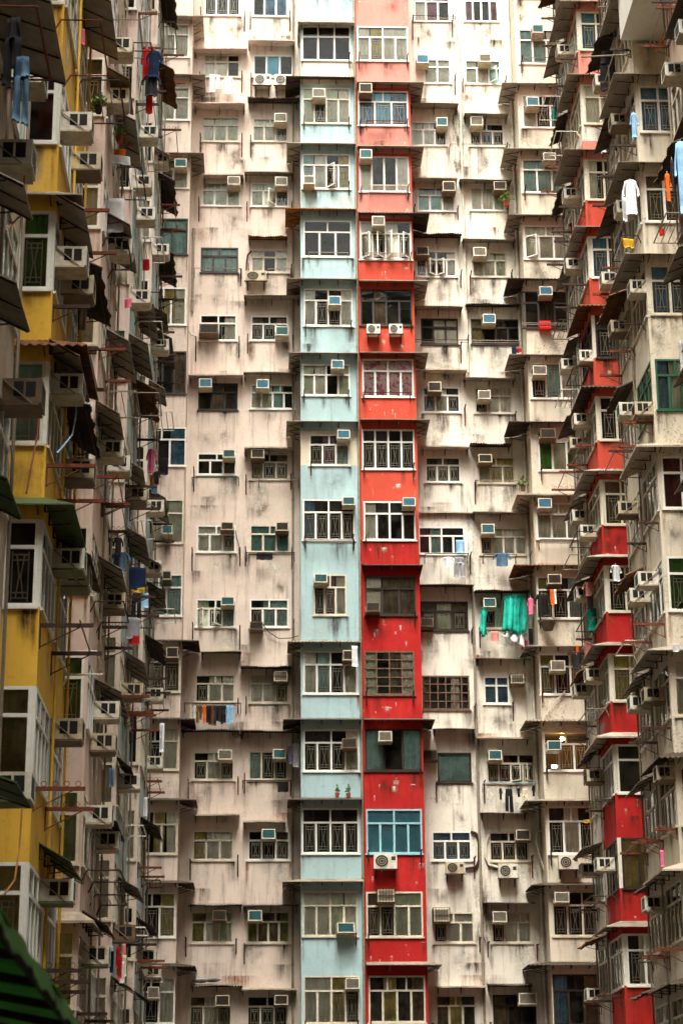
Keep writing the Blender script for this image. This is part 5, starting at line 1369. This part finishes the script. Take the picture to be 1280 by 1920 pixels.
WL += [
 ('shirt', 'white cloth', 150, 190, 164, 226, 36.5, 'small white top above the leafy plant, left wing'), ('towel', 'pink cloth', 152, 55, 158, 84, 33, 'pink strip hung high on the yellow bay'),
 ('towel', 'orange cloth', 214, 280, 236, 296, 40.5, 'orange peach cloth hung under the trailing plant'), ('towel', 'white cloth', 208, 292, 244, 308, 40.4, 'white cloth sagging under the orange peach one'),
 ('shirt', 'charcoal cloth', 226, 640, 246, 672, 45, 'dark top low beside the grey left wing awning'), ('towel', 'cream cloth', 150, 560, 162, 620, 34, 'pale twisted cord of cloth on left wing'),
 ('shirt', 'black cloth', 288, 884, 300, 908, 53, 'black top below the hot pink one, left wing'), ('towel', 'brown cloth', 282, 890, 290, 912, 53, 'brown cloth below the hot pink top'), ('towel', 'denim cloth', 284, 912, 294, 926, 53, 'blue cloth lowest below the hot pink top'),
 ('trousers', 'black cloth', 248, 1112, 264, 1160, 48.2, 'black trousers below the navy towel, left wing'), ('towel', 'sky blue cloth', 206, 1440, 214, 1475, 44, 'bright blue strip on left wing, low'),
 ('towel', 'white cloth', 270, 1495, 276, 1530, 52, 'thin white cloth low on far left block'), ('towel', 'white cloth', 300, 1356, 308, 1410, 57, 'white cloth hanging beside far left window'),
 ('shirt', 'charcoal cloth', 1036, 180, 1050, 222, 62, 'dark top hung high beside white end bay'), ('towel', 'green cloth', 1034, 205, 1042, 226, 62, 'teal cloth below the dark top high up'), ('shirt', 'red cloth', 1066, 418, 1076, 440, 60, 'red top in shade of upper right wing'),
 ('towel', 'rose cloth', 1176, 470, 1190, 500, 55, 'rose patterned cloth behind right wing glass'), ('shirt', 'sky blue cloth', 1180, 212, 1196, 258, 47.6, 'blue top at the upper right cream bay'), ('towel', 'white cloth', 1125, 255, 1146, 286, 55, 'white sheet over the salmon bay at upper right')]
for kind, col, x0, y0, x1, y1, d, lab in WL:
    hang(kind, col, 'F', x0, y0, x1, y1, d, lab, rnd.uniform(-.3, .3))
r2 = random.Random(5)
for i in range(9):
    x = 206+r2.uniform(0, 26); y = 1775+r2.uniform(-10, 30)
    cc = ['red cloth', 'white cloth', 'pink cloth', 'navy cloth', 'cream cloth', 'rose cloth', 'red cloth', 'charcoal cloth', 'white cloth'][i]
    hang('towel', cc, 'F', x, y, x+6, y+40, 41+i*.3, '%s strip, %s in the striped cluster low on left wing' % (cc.replace(' cloth', ''), WORDS[i]), 0)
potted_plant(onY(185, 212, 38.5), .8, 'leafy green plant on left wing box', 'black vent', 110, .22)
potted_plant(onY(224, 268, 40.5), .8, 'trailing plant in terracotta pot, left wing', 'terracotta', 50, .2)
potted_plant(onY(1240, 441, 48.3), .75, 'small plant in bright red pot, right cream bay', 'red plastic', 24, .12)
potted_plant(onY(90, 133, 29), .6, 'small plant on green tray high at left', 'white plastic', 40, .16)

# near shop awning in the lower left
AW = empty('shop_awning', (-4.6, 6, 2.4)); tag(AW, 'out of focus ribbed green shop awning in the lower left corner', 'awning')
m = MB(); YA, YBb = 5.0, 16.0
PA, PB = onX(-8, 1690, -1.16), onX(152, 1920, -1.16)
EZ = lambda y: PA.z+(PB.z-PA.z)*(y-PA.y)/(PB.y-PA.y)
def aw_fn(u, v): return Vector((.012*sin(u*23)*v, 0, .004*sin(u*150)))
m.sheet(lambda u: (-4.62, YA+(YBb-YA)*u, 3.25), lambda u: (-1.16, YA+(YBb-YA)*u, EZ(YA+(YBb-YA)*u)), 120, 6, .01, 0, aw_fn)
m.v = [(x+4.6, y-6, z-2.4) for x, y, z in m.v]; m.sm = True
m.build('canopy_sheet', ['shop awning green'], AW)
m = MB()
m.sheet(lambda u: (-1.16, YA+(YBb-YA)*u, EZ(YA+(YBb-YA)*u)), lambda u: (-1.12, YA+(YBb-YA)*u, EZ(YA+(YBb-YA)*u)-.13), 160, 1, .01, 0, lambda u, v: Vector((.012*sin(u*60), 0, .012*v*sin(u*170))))
m.v = [(x+4.6, y-6, z-2.4) for x, y, z in m.v]
m.build('valance', ['shop awning green'], AW)
m = MB()
for i in range(12):
    y = YA+.3+i*.95; m.bar((-4.6, y, 3.2), (-1.2, y, EZ(y)-.06), .025, 0, 6)
m.bar((-2.9, YA, 2.9), (-2.9, YBb, 2.9), .025, 0, 6); m.bar((-1.2, YA, EZ(YA)-.05), (-1.2, YBb, EZ(YBb)-.05), .025, 0, 6)
m.v = [(x+4.6, y-6, z-2.4) for x, y, z in m.v]
m.build('rib', ['dark iron'], AW)

# remove the prototypes
for d_ in (ACP, CNP):
    for root in d_.values():
        for ch in KIDS[root.name]: bpy.data.objects.remove(ch)
        bpy.data.objects.remove(root)

# ------------------------------------------------------------------ light
SUN_EL, SUN_AZ = radians(64), radians(194)   # azimuth of the sun measured from +Y, clockwise
w = bpy.data.worlds.new('World'); SC.world = w; w.use_nodes = True
nt = w.node_tree; bg = nt.nodes['Background']
sky = nt.nodes.new('ShaderNodeTexSky'); sky.sky_type = 'NISHITA'; sky.sun_disc = False
sky.sun_elevation = SUN_EL; sky.sun_rotation = SUN_AZ
sky.air_density = 1.0; sky.dust_density = 6.0; sky.ozone_density = .6
hs = nt.nodes.new('ShaderNodeHueSaturation'); hs.inputs['Saturation'].default_value = .25
nt.links.new(sky.outputs[0], hs.inputs['Color']); nt.links.new(mixc(nt, 1.0, hs.outputs[0], (1, .985, .935, 1), 'MULTIPLY'), bg.inputs[0])
bg.inputs[1].default_value = .15
sun = bpy.data.lights.new('sun', 'SUN'); sun.energy = 1.5; sun.angle = radians(32); sun.color = (1, .965, .90)
so = bpy.data.objects.new('sun', sun); COL.objects.link(so)
dv = Vector((sin(SUN_AZ)*cos(SUN_EL), cos(SUN_AZ)*cos(SUN_EL), sin(SUN_EL)))
so.rotation_euler = dv.to_track_quat('Z', 'Y').to_euler(); so.location = (0, 0, 80)
SC.view_settings.view_transform = 'Standard'; SC.view_settings.look = 'None'; SC.view_settings.gamma = 1; SC.view_settings.exposure = 1.97
SC.render.engine = 'CYCLES'
cy = SC.cycles
cy.use_denoising = True; cy.max_bounces = 7; cy.diffuse_bounces = 3; cy.glossy_bounces = 3; cy.transparent_max_bounces = 16; cy.transmission_bounces = 4
cy.sample_clamp_indirect = 6; cy.caustics_reflective = False; cy.caustics_refractive = False
